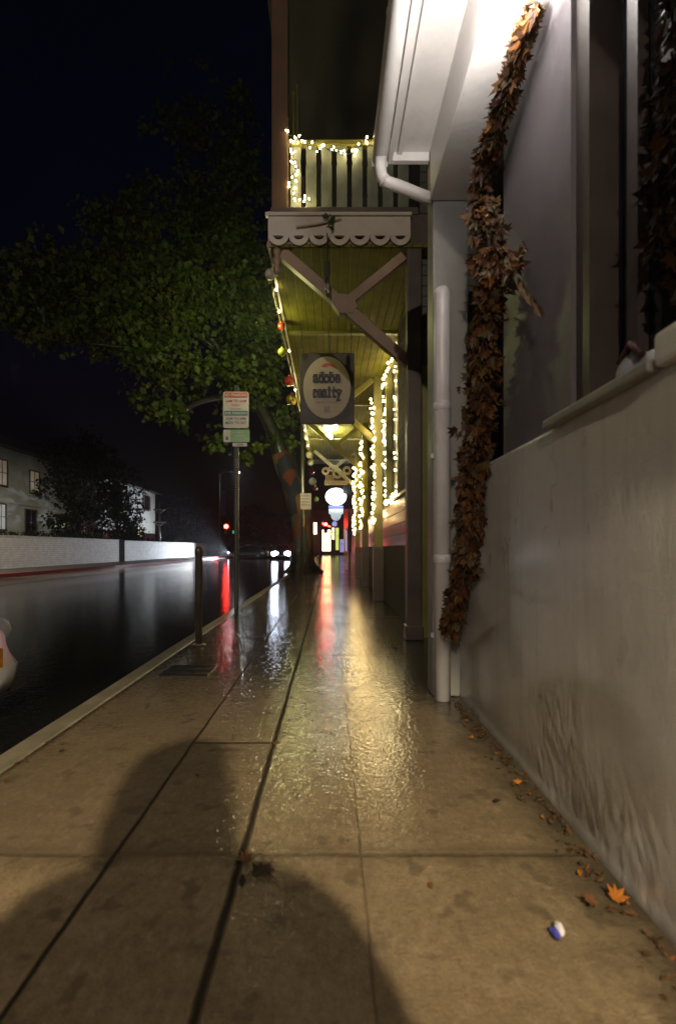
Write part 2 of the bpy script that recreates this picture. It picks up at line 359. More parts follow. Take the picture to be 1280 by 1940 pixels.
# ---------------------------------------------------------------- mesh helpers
class MB:
    def __init__(s): s.v = []; s.f = []; s.smooth = []
    def _add(s, vs, fs, sm=False):
        o = len(s.v); s.v += [tuple(p) for p in vs]
        for f in fs: s.f.append(tuple(i+o for i in f)); s.smooth.append(sm)
        return s
    def box(s, x0, x1, y0, y1, z0, z1):
        vs = [(x0,y0,z0),(x1,y0,z0),(x1,y1,z0),(x0,y1,z0),(x0,y0,z1),(x1,y0,z1),(x1,y1,z1),(x0,y1,z1)]
        return s._add(vs, [(0,3,2,1),(4,5,6,7),(0,1,5,4),(1,2,6,5),(2,3,7,6),(3,0,4,7)])
    def bbox(s, x0, x1, y0, y1, z0, z1, b=.01):
        """box with chamfered edges"""
        bm = bmesh.new(); bmesh.ops.create_cube(bm, size=1)
        for v in bm.verts:
            v.co = Vector((x0+(v.co.x+.5)*(x1-x0), y0+(v.co.y+.5)*(y1-y0), z0+(v.co.z+.5)*(z1-z0)))
        bmesh.ops.bevel(bm, geom=bm.edges[:], offset=b, segments=2, affect='EDGES', profile=.6)
        bm.verts.index_update()
        s._add([v.co[:] for v in bm.verts], [tuple(v.index for v in f.verts) for f in bm.faces]); bm.free()
        return s
    def beam(s, a, b, w, h, up=(0,0,1)):
        a, b = Vector(a), Vector(b); d = (b-a).normalized(); u = Vector(up)
        if abs(d.dot(u)) > .98: u = Vector((0,1,0))
        r = d.cross(u).normalized(); u = r.cross(d).normalized()
        vs = []
        for p in (a, b):
            for i, j in ((-1,-1),(1,-1),(1,1),(-1,1)): vs.append(p + r*(i*w/2) + u*(j*h/2))
        return s._add(vs, [(3,2,1,0),(4,5,6,7),(0,1,5,4),(1,2,6,5),(2,3,7,6),(3,0,4,7)])
    def tube(s, pts, r, n=10, caps=True, smooth=True):
        pts = [Vector(p) for p in pts]; rs = r if isinstance(r, (list, tuple)) else [r]*len(pts)
        vs = []; fs = []; ref = None
        for i, p in enumerate(pts):
            d = (pts[min(i+1, len(pts)-1)] - pts[max(i-1, 0)]).normalized()
            if ref is None:
                ref = Vector((0,0,1)) if abs(d.z) < .9 else Vector((1,0,0))
            x = (ref - d*ref.dot(d)).normalized(); y = d.cross(x); ref = x
            for k in range(n):
                a = 2*math.pi*k/n; vs.append(p + (x*math.cos(a) + y*math.sin(a))*rs[i])
        for i in range(len(pts)-1):
            for k in range(n):
                k2 = (k+1) % n; fs.append((i*n+k, i*n+k2, (i+1)*n+k2, (i+1)*n+k))
        s._add(vs, fs, smooth)
        if caps:
            o = len(s.v) - len(vs)
            s.f.append(tuple(o+k for k in reversed(range(n)))); s.smooth.append(False)
            s.f.append(tuple(o+(len(pts)-1)*n+k for k in range(n))); s.smooth.append(False)
        return s
    def lathe(s, c, prof, n=16, axis='z'):
        """prof: (radius, height) pairs"""
        vs = []; fs = []; c = Vector(c)
        for r, h in prof:
            for k in range(n):
                a = 2*math.pi*k/n; ca, sa = math.cos(a)*r, math.sin(a)*r
                vs.append(c + (Vector((ca, sa, h)) if axis == 'z' else Vector((h, ca, sa)) if axis == 'x' else Vector((sa, h, ca))))
        for i in range(len(prof)-1):
            for k in range(n):
                k2 = (k+1) % n; fs.append((i*n+k, i*n+k2, (i+1)*n+k2, (i+1)*n+k))
        fs.append(tuple(reversed(range(n)))); fs.append(tuple((len(prof)-1)*n+k for k in range(n)))
        return s._add(vs, fs, True)
    def ball(s, c, r, n=12, sq=(1,1,1)):
        c = Vector(c); vs = [c+Vector((0,0,-r*sq[2]))]; fs = []
        m = max(4, n//2)
        for i in range(1, m):
            t = math.pi*i/m - math.pi/2
            for k in range(n):
                a = 2*math.pi*k/n
                vs.append(c+Vector((math.cos(t)*math.cos(a)*r*sq[0], math.cos(t)*math.sin(a)*r*sq[1], math.sin(t)*r*sq[2])))
        vs.append(c+Vector((0,0,r*sq[2]))); L = len(vs)-1
        for k in range(n): fs.append((0, 1+(k+1)%n, 1+k))
        for i in range(m-2):
            for k in range(n):
                a, b = 1+i*n+k, 1+i*n+(k+1)%n; fs.append((a, b, b+n, a+n))
        for k in range(n): fs.append((L, 1+(m-2)*n+k, 1+(m-2)*n+(k+1)%n))
        return s._add(vs, fs, True)
    def prism(s, poly, t, frame):
        """2D outline (counter-clockwise) given thickness t; frame(u, v, w) -> point"""
        n = len(poly); vs = [frame(u, v, 0) for u, v in poly] + [frame(u, v, t) for u, v in poly]
        fs = [tuple(range(n)), tuple(reversed(range(n, 2*n)))] + [(i, n+i, n+(i+1)%n, (i+1)%n) for i in range(n)]
        return s._add(vs, fs)
    def slab_xz(s, poly, y0, y1):   # outline in x,z seen from -y
        return s.prism(poly, y1-y0, lambda u, v, w: (u, y0+w, v))
    def slab_xy(s, poly, z0, z1):
        return s.prism([p for p in reversed(poly)], z1-z0, lambda u, v, w: (u, v, z0+w))
    def build(s, name, mat, parent=None, fix=True):
        me = bpy.data.meshes.new(name)
        me.from_pydata([tuple(p) for p in s.v], [], s.f)
        me.polygons.foreach_set('use_smooth', s.smooth)
        if fix:
            bm = bmesh.new(); bm.from_mesh(me); bmesh.ops.recalc_face_normals(bm, faces=bm.faces); bm.to_mesh(me); bm.free()
        me.materials.append(mat if not isinstance(mat, str) else M[mat]); me.update()
        o = bpy.data.objects.new(name, me); COL.objects.link(o)
        if parent is not None:
            o.parent = parent; o.matrix_parent_inverse = Matrix(parent.get('_inv')) if parent.get('_inv') else INV.get(parent.name, Matrix())
        return o
INV = {}
def tag(o, label, cat=None, group=None, kind=None):
    if label: o['label'] = label
    if cat: o['category'] = cat
    if group: o['group'] = group
    if kind: o['kind'] = kind
    return o
def thing(name, label, cat, loc=(0,0,0), group=None, local=False):
    o = bpy.data.objects.new(name, None); COL.objects.link(o); o.location = loc
    o.empty_display_size = .1
    INV[o.name] = Matrix() if local else Matrix.Translation(-Vector(loc))
    return tag(o, label, cat, group)
def light_child(name, kind, loc, energy, col, parent, radius=.05, **kw):
    d = bpy.data.lights.new(name, kind); d.energy = energy; d.color = col; d.shadow_soft_size = radius
    o = bpy.data.objects.new(name, d); COL.objects.link(o); o.location = loc
    for k, v in kw.items(): setattr(d, k, v)
    if parent is not None: o.parent = parent; o.matrix_parent_inverse = INV[parent.name]
    return o
def structure(mb, name, mat): return tag(mb.build(name, mat), None, kind='structure')
def text_mb(txt, size, frame, depth=.004, bold=0.0, align='CENTER', sx=1.0):
    cu = bpy.data.curves.new('t', 'FONT'); cu.body = txt; cu.size = size; cu.align_x = align; cu.offset = bold; cu.extrude = depth/2
    cu.resolution_u = 3
    o = bpy.data.objects.new('t', cu); COL.objects.link(o)
    dg = bpy.context.evaluated_depsgraph_get(); me = bpy.data.meshes.new_from_object(o.evaluated_get(dg))
    mb = MB(); mb._add([frame(v.co.x*sx, v.co.y, v.co.z) for v in me.vertices], [tuple(p.vertices) for p in me.polygons])
    bpy.data.objects.remove(o); bpy.data.curves.remove(cu); bpy.data.meshes.remove(me)
    return mb
def join(a, b): return a._add(b.v, b.f)
def leaf_mesh(name, leaves, mat, parent):
    """leaves: (pos, normal dir, up dir, size, colour, outline)"""
    vs = []; fs = []; cols = []
    for pos, nrm, up, size, col, shape in leaves:
        nrm = nrm.normalized(); u = (up - nrm*up.dot(nrm))
        if u.length < 1e-4: u = nrm.orthogonal()
        u.normalize(); w = u.cross(nrm); o = len(vs)
        for a, b, c in shape: vs.append(pos + w*(a*size) + u*(b*size) + nrm*(c*size))
        n = len(shape)
        if n == 4: fs.append((o, o+1, o+2, o+3))
        else:
            for k in range(1, n-1): fs.append((o, o+k, o+k+1))
        cols += [col]*n
    me = bpy.data.meshes.new(name); me.from_pydata([tuple(v) for v in vs], [], fs)
    ca = me.color_attributes.new('tint', 'FLOAT_COLOR', 'POINT')
    ca.data.foreach_set('color', [x for c in cols for x in (*c, 1)])
    me.materials.append(M[mat]); me.update()
    o = bpy.data.objects.new(name, me); COL.objects.link(o)
    if parent is not None: o.parent = parent; o.matrix_parent_inverse = INV[parent.name]
    return o
# maple leaf fan: first point is the stalk, points run round the lobes, slightly cupped
MAPLE = [(0,0,0),(.30,.02,.10),(.22,.28,.03),(.62,.42,.16),(.30,.55,.04),(.42,.86,.12),(.14,.72,.02),(0,1.15,.1),(-.14,.72,.02),(-.42,.86,.14),(-.30,.55,.04),(-.62,.42,.18),(-.22,.28,.03),(-.30,.02,.1)]
LONG = [(0,0,0),(.2,.25,.06),(.27,.6,.1),(.12,.95,.05),(0,1.25,-.05),(-.12,.95,.05),(-.27,.6,.12),(-.2,.25,.06)]
def warp(shape, seed, k):
    r = random.Random(seed); return [(a*r.uniform(1-k, 1+k), b*r.uniform(1-k*.6, 1+k*.6), c*r.uniform(.3, 3.2)+r.uniform(-.05, .05)-.22*a*a*r.uniform(-1, 2)) for a, b, c in shape]
SHAPES = [warp(MAPLE, q, .18) for q in range(11)] + [warp(LONG, q, .25) for q in range(3)] + [warp(MAPLE, q, .45)[:9] for q in range(20, 23)]
QUAD = [(0,0,0),(.42,.5,.08),(0,1.05,-.05),(-.42,.5,.1)]
def rv(r=rnd):
    while True:
        v = Vector((r.uniform(-1,1), r.uniform(-1,1), r.uniform(-1,1)))
        if .05 < v.length < 1: return v.normalized()

# ================================================================ SETTING
structure(MB().box(-90, 60, -40, 160, -1.0, -.172), 'ground', 'earth')
structure(MB().box(-12.5, -1.62, -30, 110, -.168, -.15), 'road', 'road')
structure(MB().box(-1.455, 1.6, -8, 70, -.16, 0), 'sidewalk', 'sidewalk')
def kerb(x0, x1, y0, y1, z1, name, mat):
    mb = MB(); ys = [y0 + (y1-y0)*i/60 for i in range(61)]; r2 = random.Random(3)
    prof = [(x0, -.165), (x0+.004, z1-.025), (x0+.03, z1), (x1-.012, z1), (x1, z1-.008), (x1, -.165)]
    vs = []; fs = []
    for y in ys:
        for k, (x, z) in enumerate(prof): vs.append((x + (r2.uniform(-.004,.004) if k else 0), y, z + (r2.uniform(-.003,.003) if 0<k<5 else 0)))
    n = len(prof)
    for i in range(60):
        for k in range(n-1): fs.append((i*n+k, (i+1)*n+k, (i+1)*n+k+1, i*n+k+1))
    return structure(mb._add(vs, fs), name, mat)
kerb(-1.62, -1.458, -8, 70, .004, 'kerb', 'kerb')
structure(MB().box(-15.45, -12.66, -30, 78, -.16, .0), 'far_sidewalk', 'far_walk')
kerb(-12.5, -12.66, -30, 78, .003, 'far_kerb', 'red_kerb')
structure(MB().box(-9.92, -9.80, -30, 100, -.15, -.146).box(-10.2, -10.08, -30, 100, -.15, -.146), 'road_marking', 'yellow_line')

# ================================================================ WHITE SHOP BUILDING (right, near)
wb = thing('white_building', 'near white shop building with wet stucco wall, white eave and gutter along the sidewalk', 'building', (.87, 0, 0))
def lumpy_wall():
    """uneven hand-trowelled stucco front: one displaced sheet with a top ledge and ends"""
    nz = 96; y0, y1, z1 = -6.0, 3.39, 1.468
    ysl = [y0 + .09*k for k in range(72)]; ysl = [y for y in ysl if y < .45] + [.45 + (y1-.45)*k/380 for k in range(381)]
    ny = len(ysl)-1
    vs = []; fs = []
    for i in range(ny+1):
        y = ysl[i]
        for j in range(nz+1):
            z = z1*j/nz
            p = Vector((y*1.3, z*1.3, .3)); q = Vector((y*5+z*3, z*4-y*2, 2.1))
            dsp = .004*mnoise.noise(p) + .0025*mnoise.noise(p*2.7) + .0015*mnoise.noise(q)
            # ragged crinkles of wet render fanning up and back from the foot
            t = y - .38*z + .05*mnoise.noise(Vector((y*6, z*6, 3)))
            s1 = mnoise.noise(Vector((t*20, z*13, 5.0))); s2 = mnoise.noise(Vector((t*60, z*42, 1.0)))
            band = sum(math.exp(-((y-a)/c)**2-((z-b)/e)**2) for a, b, c, e in ((2.02, .16, .26, .17), (1.92, .36, .14, .10), (1.50, .10, .20, .20), (1.46, 1.20, .12, .14), (1.2, .75, .12, .16), (.8, .3, .3, .3)))
            dsp += (.0013*s1 + .0014*s2)*min(1, band*1.3)
            foot = .008*max(0, 1-z/.06)**2
            vs.append((.872 - dsp - foot, y, z - (.004 if j == 0 else 0)))
    w = nz+1
    for i in range(ny):
        for j in range(nz): fs.append((i*w+j, i*w+j+1, (i+1)*w+j+1, (i+1)*w+j))
    mb = MB(); mb._add(vs, fs, True)
    o = len(mb.v)   # top ledge
    for i in range(ny+1): mb.v.append((1.2, ysl[i], z1))
    for i in range(ny):
        mb.f.append((i*w+nz, o+i, o+i+1, (i+1)*w+nz)); mb.smooth.append(False)
    return mb
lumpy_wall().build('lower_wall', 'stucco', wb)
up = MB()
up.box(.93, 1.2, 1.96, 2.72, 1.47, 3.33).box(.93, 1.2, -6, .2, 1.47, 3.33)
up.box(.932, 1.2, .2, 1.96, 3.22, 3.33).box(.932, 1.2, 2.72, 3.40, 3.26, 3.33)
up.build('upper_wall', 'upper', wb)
MB().bbox(.835, 1.0, 1.34, 2.0, 1.466, 1.50, .008).build('sill', 'pil', wb)
MB().bbox(.845, .935, -2.2, 1.33, 1.47, 1.56, .015).build('wall_ledge', 'stucco', wb)
win = MB(); win.box(1.07, 1.09, .2, 1.96, 1.50, 3.22)
w1 = win.build('window', 'glass', wb)
fr = MB(); fr.box(.95, 1.1, 1.86, 1.958, 1.50, 3.218).box(.96, 1.1, .202, .28, 1.50, 3.218).box(.965, 1.1, .28, 1.86, 3.14, 3.216).box(.965, 1.1, .28, 1.86, 1.502, 1.55).box(1.03, 1.068, 1.70, 1.76, 1.55, 3.14)
fr.build('window_frame', 'brownframe', w1)
bl = MB()
for k in range(22):
    z = 2.10 + k*.048
    bl.beam((1.035, .32, z), (1.035, 1.60, z), .004, .036, (.6, 0, .8))
bl.build('blind', 'slat', w1)
w2 = MB().box(1.05, 1.07, 2.72, 3.385, 1.47, 3.26).build('window', 'glass', wb)
MB().box(.97, 1.08, 2.722, 2.77, 1.47, 3.258).box(.975, 1.08, 3.33, 3.384, 1.47, 3.258).box(.98, 1.08, 2.77, 3.33, 3.20, 3.256).build('window_frame', 'brownframe', w2)
MB().bbox(.67, 1.2, -6, 3.40, 3.33, 3.69, .006).build('eave_beam', 'white', wb)
MB().box(.42, .672, -6, 3.42, 3.672, 3.70).box(.455, .485, -6, 3.42, 3.652, 3.671).build('soffit', 'white', wb)
MB().box(.39, .419, -6, 3.43, 3.60, 3.82).build('fascia_board', 'white', wb)
MB().box(.42, .668, 3.421, 3.455, 3.615, 3.70).build('end_board', 'white', wb)
gt = MB()
n = 12; ys = (-6, 3.42)
vs = []; fs = []
for y in ys:
    for k in range(n+1):
        a = math.pi + math.pi*k/n; vs.append((.335+.052*math.cos(a), y, 3.63+.06*math.sin(a)))
for k in range(n): fs.append((k, k+1, n+1+k+1, n+1+k))
gt._add(vs, fs, True); gt.box(.283, .293, -6, 3.42, 3.63, 3.66)
gt.box(.283, .388, 3.42, 3.428, 3.575, 3.655)
gut = gt.build('gutter', 'white', wb, fix=False)
hb = MB()
for y in (.6, 1.5, 2.5, 3.25): MB().box(.28, .39, y, y+.03, 3.655, 3.667).build('gutter_strap', 'white', gut)
MB().tube([(.335, 3.36, 3.60), (.335, 3.37, 3.53), (.345, 3.38, 3.475), (.38, 3.39, 3.445), (.45, 3.40, 3.43), (.60, 3.42, 3.385), (.688, 3.43, 3.36)], .038, 14).build('downspout_elbow', 'white', wb)
rf = MB(); rf._add([(.36,-6,3.83),(.36,3.52,3.83),(4.2,3.52,5.7),(4.2,-6,5.7),(.36,-6,3.90),(.36,3.52,3.90),(4.2,3.52,5.77),(4.2,-6,5.77)], [(0,1,2,3),(4,5,6,7),(0,1,5,4),(1,2,6,5),(2,3,7,6),(3,0,4,7)])
rf.build('roof', 'roof', wb)
MB().box(1.2, 4.2, 3.3, 3.38, 0, 4.3).box(1.2, 1.24, -6, 3.3, 0, 3.7).build('back_wall', 'pil', wb)
MB().bbox(.69, .93, 3.41, 3.60, 0, 3.688, .012).build('corner_pilaster', 'pil', wb)
# rain pipe sleeve
sl = thing('drain_pipe', 'fat white drain pipe with rounded top standing against the grey corner pilaster', 'pipe', (.737, 3.335, 0))
MB().lathe((.737, 3.335, 0), [(.054, .003), (.054, 2.67), (.050, 2.695), (.036, 2.71), (.01, 2.716)], 20).build('pipe', 'sleeve', sl)
for z in (.40, 1.60): MB().box(.675, .80, 3.385, 3.408, z, z+.03).build('pipe_strap', 'sleeve', sl)

for z in (.9, 1.9): MB().lathe((.737, 3.335, 0), [(.0545, z), (.058, z+.004), (.058, z+.05), (.0545, z+.054)], 20).build('pipe_joint', 'sleeve', sl)
MB().tube([(.352, 3.382, 3.462), (.368, 3.386, 3.450)], .042, 14).build('elbow_joint', 'white', wb)
# eave lamps
def eave_lamp(y, label, energy, col, spot=None):
    t = thing('eave_lamp', label, 'lamp', (.73, y, 3.33), 'lamps under the white eave')
    MB().lathe((.72, y, 0), [(.085, 3.328), (.085, 3.30), (.075, 3.285)], 20).build('housing', 'hood', t)
    MB().ball((.72, y, 3.275), .062, 16, (1, 1, .75)).build('lens', 'em_lamp', t)
    if spot:
        o = light_child('lamp_light', 'SPOT', (.70, y, 3.20), energy, col, t, .035, spot_size=spot[0], spot_blend=spot[1])
        d = Vector(spot[2]) - Vector((.70, y, 3.20)); o.rotation_euler = d.to_track_quat('-Z', 'Y').to_euler()
    else:
        light_child('lamp_light', 'POINT', (.60, y, 3.20), energy*.20, col, t, .06)
        o = light_child('uplight', 'SPOT', (.60, y, 3.16), energy, col, t, .05, spot_size=R(172), spot_blend=.25); o.data.energy *= 2.4; light_child('lens_glow', 'POINT', (.73, y+.12, 3.262), 3.2, col, t, .03); o.rotation_euler = (R(180), 0, 0)
    return t
eave_lamp(1.96, 'glaring white lamp under the white eave beam above the leaf garland', 26, (1, .95, .9))
eave_lamp(-2.27, 'warm shaded lamp under the white eave behind the photographer', 1500, (1, .82, .54), (R(87), .16, (.22, -1.05, 0)))

# ---- autumn leaf garland
def P(px, py, x=None, d=None):
    """photo pixel -> point on the plane x=const (measured once from the photograph)"""
    if d is None: d = x*960/(px-625)
    return Vector(((px-625)*d/960, d, 1+(1038-py)*d/960))
def leafy_garland(name, label, path, width, count, seed, parent=None, dark=1.0, mat='maple'):
    r = random.Random(seed); t = thing(name, label, 'garland', path[-1])
    segs = [(a, b, (b-a).length) for a, b in zip(path, path[1:])]; tot = sum(s[2] for s in segs)
    def at(u):
        q = u*tot
        for k, (a, b, L) in enumerate(segs):
            if q <= L or k == len(segs)-1: return a.lerp(b, min(1, q/L)), (b-a).normalized(), (k+min(1, q/L))
            q -= L
    MB().tube(path, .012, 6).build('stem', 'darkbark', t)
    pal = [(.22,.085,.022),(.30,.17,.05),(.15,.05,.018),(.26,.10,.025),(.12,.05,.025),(.30,.14,.04),(.22,.15,.07),(.10,.035,.015),(.17,.12,.055),(.34,.12,.02)]
    L = []
    for i in range(count):
        u = r.random(); c, d, kf = at(u)
        k = int(kf); f = kf-k; w = width[k]*(1-f) + width[min(k+1, len(width)-1)]*f
        side = rv(r); side = (side - d*side.dot(d)).normalized()
        rad = w*math.sqrt(r.random())*(.75 + .7*mnoise.noise(Vector((u*26, side.x*1.5, side.y*1.5+seed))) + (.35 if r.random() < .06 else 0))
        p = c + side*rad*.8
        lim = .90 if path[0].x < .95 else 1.06
        if p.x > lim: p.x = lim - r.random()*.03
        nrm = (side + rv(r)*.7 + Vector((-.5, -.6, .15)))
        upv = (d*1.0 + side*.7 + rv(r)*.5 + Vector((0, 0, -.35)))
        s = r.uniform(.032, .068)*(1.3 if r.random() < .12 else 1)
        col = pal[r.randrange(len(pal))]; v = r.uniform(.6, 1.2)*dark
        L.append((p, nrm, upv, s, (col[0]*v, col[1]*v, col[2]*v), r.choice(SHAPES)))
    leaf_mesh('leaves', L, mat, t)
    return t
gp = [P(1015, 5, .85), P(985, 90, .85), P(950, 210, .84), P(915, 320, .83), P(905, 370, .82), P(925, 450, .80), P(930, 540, .80), P(918, 640, .80), P(908, 740, .80), P(900, 840, .80), P(893, 920, .80), P(890, 1000, .79), P(882, 1070, .775), P(866, 1130, .755), P(850, 1195, .735)]
gw = [.035, .04, .05, .06, .075, .12, .115, .105, .12, .125, .115, .11, .10, .09, .06]
leafy_garland('leaf_garland', 'long garland of brown and orange maple leaves hanging from the white eave', gp, [w*.9 for w in gw], 1900, 11, dark=.52)
bow = thing('pinecone_spray', 'small spray with pale flower and dry tails pinned to the lilac wall beside the garland', 'spray', P(965, 500, .88))
c = P(965, 505, .87)
MB().ball(c, .038, 10, (.7, 1, 1)).build('flower', 'carved', bow)
L = []
r5 = random.Random(5)
for k in range(60):
    p = c + Vector((r5.uniform(-.03, .02), r5.uniform(-.12, .06), r5.uniform(-.07, .06)))
    L.append((p, Vector((-1, -.4, 0))+rv(r5)*.6, Vector((0, -.5, -.8))+rv(r5)*.5, r5.uniform(.04, .08), (.14*r5.uniform(.5, 1.3), .075*r5.uniform(.6, 1.2), .03), LONG))
for k in range(16):
    p = c.lerp(P(1015, 575, .88), r5.random()**.7)
    L.append((p, Vector((-1, -.3, 0))+rv(r5)*.3, Vector((0, -.4, -.9)), r5.uniform(.05, .07), (.15, .09, .04), LONG))
leaf_mesh('leaves', L, 'maple', bow)
# window display
leafy_garland('window_garland', 'dim red leaf garland hanging inside the dark shop window', [Vector((1.045, 1.52, 2.75)), Vector((1.045, 1.53, 2.4)), Vector((1.045, 1.55, 2.1)), Vector((1.05, 1.55, 1.75))], [.05, .07, .08, .05], 160, 21, dark=.07, mat='maple_dull')
jr = thing('display_bundle', 'pale cloth bundle lying on the shop window sill', 'bundle', (.99, 1.62, 1.50))
MB().ball((.99, 1.66, 1.575), .075, 14, (.45, 1.1, .95)).ball((.995, 1.57, 1.56), .06, 12, (.5, 1, .9)).build('cloth', 'cloth', jr)
MB().tube([(.965, 1.57, 1.60), (.965, 1.63, 1.655), (.97, 1.70, 1.62)], .012, 8).build('tie', 'deepred', jr)

# ================================================================ PORCH BUILDING (green balcony)
pb = thing('porch_building', 'olive porch building with overhanging balcony, scalloped cream fascia and diagonal braces', 'building', (1.0, 5.5, 0))
PY = [5.55, 9.6, 13.2, 16.8]
FX = 1.06
def post(y, mat):
    mb = MB(); mb.bbox(.83, .99, y-.08, y+.08, 0.002, 4.238, .012)
    return mb.build('porch_post', mat, pb)
for i, y in enumerate(PY):
    po = post(y, 'postbrown' if i == 0 else 'olive')
    MB().bbox(.815, 1.005, y-.095, y+.095, 0.004, .16 if i == 0 else 1.02, .01).build('post_base', 'postbrown', po)
    m_ = 'tan' if i == 0 else 'olive'
    b = MB(); b.beam((.86, y, 3.02), (-.52, y, 4.22), .10, .115)
    bo = b.build('brace', m_, pb)
    cb = MB(); cb.beam((.16, y-.004, 3.66), (.80, y-.004, 4.18), .085, .095)
    cb.slab_xz([(.02, 3.66), (.10, 3.55), (.24, 3.55), (.30, 3.62), (.24, 3.74), (.10, 3.76)], y-.056, y+.056)
    cb.build('counter_brace', m_, pb)
MB().box(-.64, FX, 5.46, 19.5, 4.24, 4.275).build('porch_ceiling', 'ceiling', pb)
for y in (7.6, 11.4, 15.0, 18.5): MB().box(-.62, FX, y-.04, y+.04, 4.20, 4.239).build('ceiling_batten', 'olive', pb)
MB().box(-.62, FX, 5.48, 19.48, 4.28, 4.60).box(-.64, .95, 5.47, 5.62, 4.602, 4.675).build('balcony_deck', 'postbrown', pb)
# scalloped cream fascia on the front, plain along the street side
def scallop(u0, u1, top, base, n):
    """outline pieces: a board with a fringe of pierced half rings hanging below"""
    mb = MB(); mb.slab_xz([(u0, base), (u1, base), (u1, top), (u0, top)], 5.425, 5.46)
    w = (u1-u0)/n
    for k in range(n):
        cx = u0 + w*(k+.5); N = 12; ro, ri = w*.50, w*.25
        outer = [(cx+ro*math.cos(math.pi+math.pi*i/N), base+.002+ro*.95*math.sin(math.pi+math.pi*i/N)) for i in range(N+1)]
        inner = [(cx+ri*math.cos(math.pi+math.pi*i/N), base+.002+ri*.8*math.sin(math.pi+math.pi*i/N)) for i in range(N+1)]
        for i in range(N):
            mb.slab_xz([outer[i], outer[i+1], inner[i+1], inner[i]], 5.427, 5.445)
    return mb
fa = scallop(-.66, .86, 4.548, 4.345, 7).build('front_fascia', 'fascia', pb)
MB().box(-.69, .87, 5.40, 5.46, 4.55, 4.582).build('fascia_cap', 'fascia', fa)
MB().box(-.68, .85, 5.462, 5.478, 4.24, 4.30).build('fascia_backing', 'tan', fa)
MB().box(-.67, -.642, 5.48, 19.5, 4.23, 4.64).build('side_fascia', 'fascia', pb)
MB().lathe((-.575, 5.50, 0), [(.04, 4.238), (.045, 4.20), (.03, 4.17), (.05, 4.12), (.05, 4.09), (.03, 4.06), (.045, 4.02), (.02, 3.96)], 14).build('corner_drop', 'tan', pb)
# balcony posts, rail, balusters
MB().bbox(-.635, -.455, 5.50, 5.66, 4.676, 8.0, .01).build('balcony_post', 'cornerpost', pb)
for y in (9.6, 13.2, 16.8, 19.2): MB().bbox(-.62, -.48, y-.07, y+.07, 4.602, 8.0, .01).build('balcony_post', 'cornerpost', pb)
MB().bbox(-.455, .95, 5.53, 5.60, 5.40, 5.46, .01).build('top_rail', 'olive', pb)
MB().bbox(-.455, .95, 5.54, 5.59, 4.69, 4.73, .006).build('bottom_rail', 'postbrown', pb)
MB().bbox(-.58, -.52, 5.66, 19.2, 5.40, 5.46, .01).build('top_rail', 'olive', pb)
def baluster(cx, y, along_y=False):
    prof = [(.058, 4.73), (.058, 4.84), (.054, 4.87), (.058, 4.90), (.058, 5.18), (.050, 5.22), (.056, 5.26), (.056, 5.40)]
    poly = [(cx-w, z) for w, z in prof[::-1]] + [(cx+w, z) for w, z in prof]
    mb = MB()
    if along_y: mb.prism([(u-cx, v) for u, v in poly], .024, lambda u, v, w: (-.562+w, y+u, v))
    else: mb.slab_xz(poly, y, y+.024)
    mb.build('baluster', 'balus', pb)
for k in range(8): baluster(-.375+.168*k, 5.553)
for k in range(28): baluster(0, 5.95+.47*k, True)
MB().box(-.8, 5, 5.2, 19.9, 8.0, 8.15).build('balcony_roof', 'roof', pb)
MB().box(FX, FX+.2, 5.82, 19.5, 4.6, 8.0).build('upper_wall', 'siding', pb)
MB().box(.998, 5, 5.64, 5.80, 0, 8.0).build('end_wall', 'siding', pb)
MB().bbox(.995, 1.145, 5.60, 5.642, 0, 3.02, .008).build('corner_board', 'olive', pb)
MB().box(1.03, 1.25, 5.82, 19.5, 0, 1.03).build('brick_base', 'brick', pb)
MB().box(1.045, 1.25, 5.82, 19.5, 1.034, 1.75).build('clapboard_panel', 'redboard', pb)
MB().bbox(1.0, 1.25, 5.82, 19.5, 1.752, 1.80, .006).build('window_ledge', 'olive', pb)
ww = MB().box(1.12, 1.25, 5.82, 19.5, 1.80, 4.238).build('shop_window', 'glass2', pb)
fm = MB()
for y in (7.55, 9.15, 11.2, 13.3, 15.1, 16.9, 18.2): fm.bbox(1.0, 1.118, y-.06, y+.06, 1.802, 4.15, .006)
fm.box(1.02, 1.118, 5.82, 19.5, 4.152, 4.238)
fm.build('window_frame', 'olive', ww)
MB().box(1.0, 1.118, 5.83, 7.46, 1.802, 4.15).build('dark_panel', 'panelwood', pb)
MB().box(1.25, 5, 19.3, 19.5, 0, 8).build('rear_wall', 'siding', pb)

# thin rods on the balcony
for i, (x, z, lab) in enumerate(((-.40, 6.08, 'shorter thin yellow rod upright on the balcony beside the corner post'), (-.355, 6.16, 'taller thin yellow rod upright on the balcony beside the corner post'))):
    t = thing('balcony_rod', lab, 'rod', (x, 5.66, 4.6), 'thin rods on the balcony')
    MB().tube([(x, 5.66, 4.602), (x-.01, 5.66, z)], .010, 8).ball((x-.01, 5.66, z), .016, 8).build('rod', 'olive', t)
# wind chime
wc = thing('wind_chime', 'dark metal wind chime hanging below the middle of the scalloped fascia', 'wind chime', (-.02, 5.38, 4.28))
MB().tube([(-.03, 5.38, 4.34), (-.03, 5.38, 4.02)], .006, 6).build('cord', 'black', wc)
MB().bbox(-.06, -.005, 5.36, 5.40, 3.86, 4.03, .006).build('clapper_block', 'black', wc)
MB().tube([(-.05, 5.36, 3.87), (-.05, 5.36, 3.72)], .009, 8).tube([(-.015, 5.36, 3.87), (-.015, 5.36, 3.70)], .009, 8).tube([(-.03, 5.39, 3.87), (-.03, 5.39, 3.74)], .009, 8).build('chime_rods', 'metal', wc)
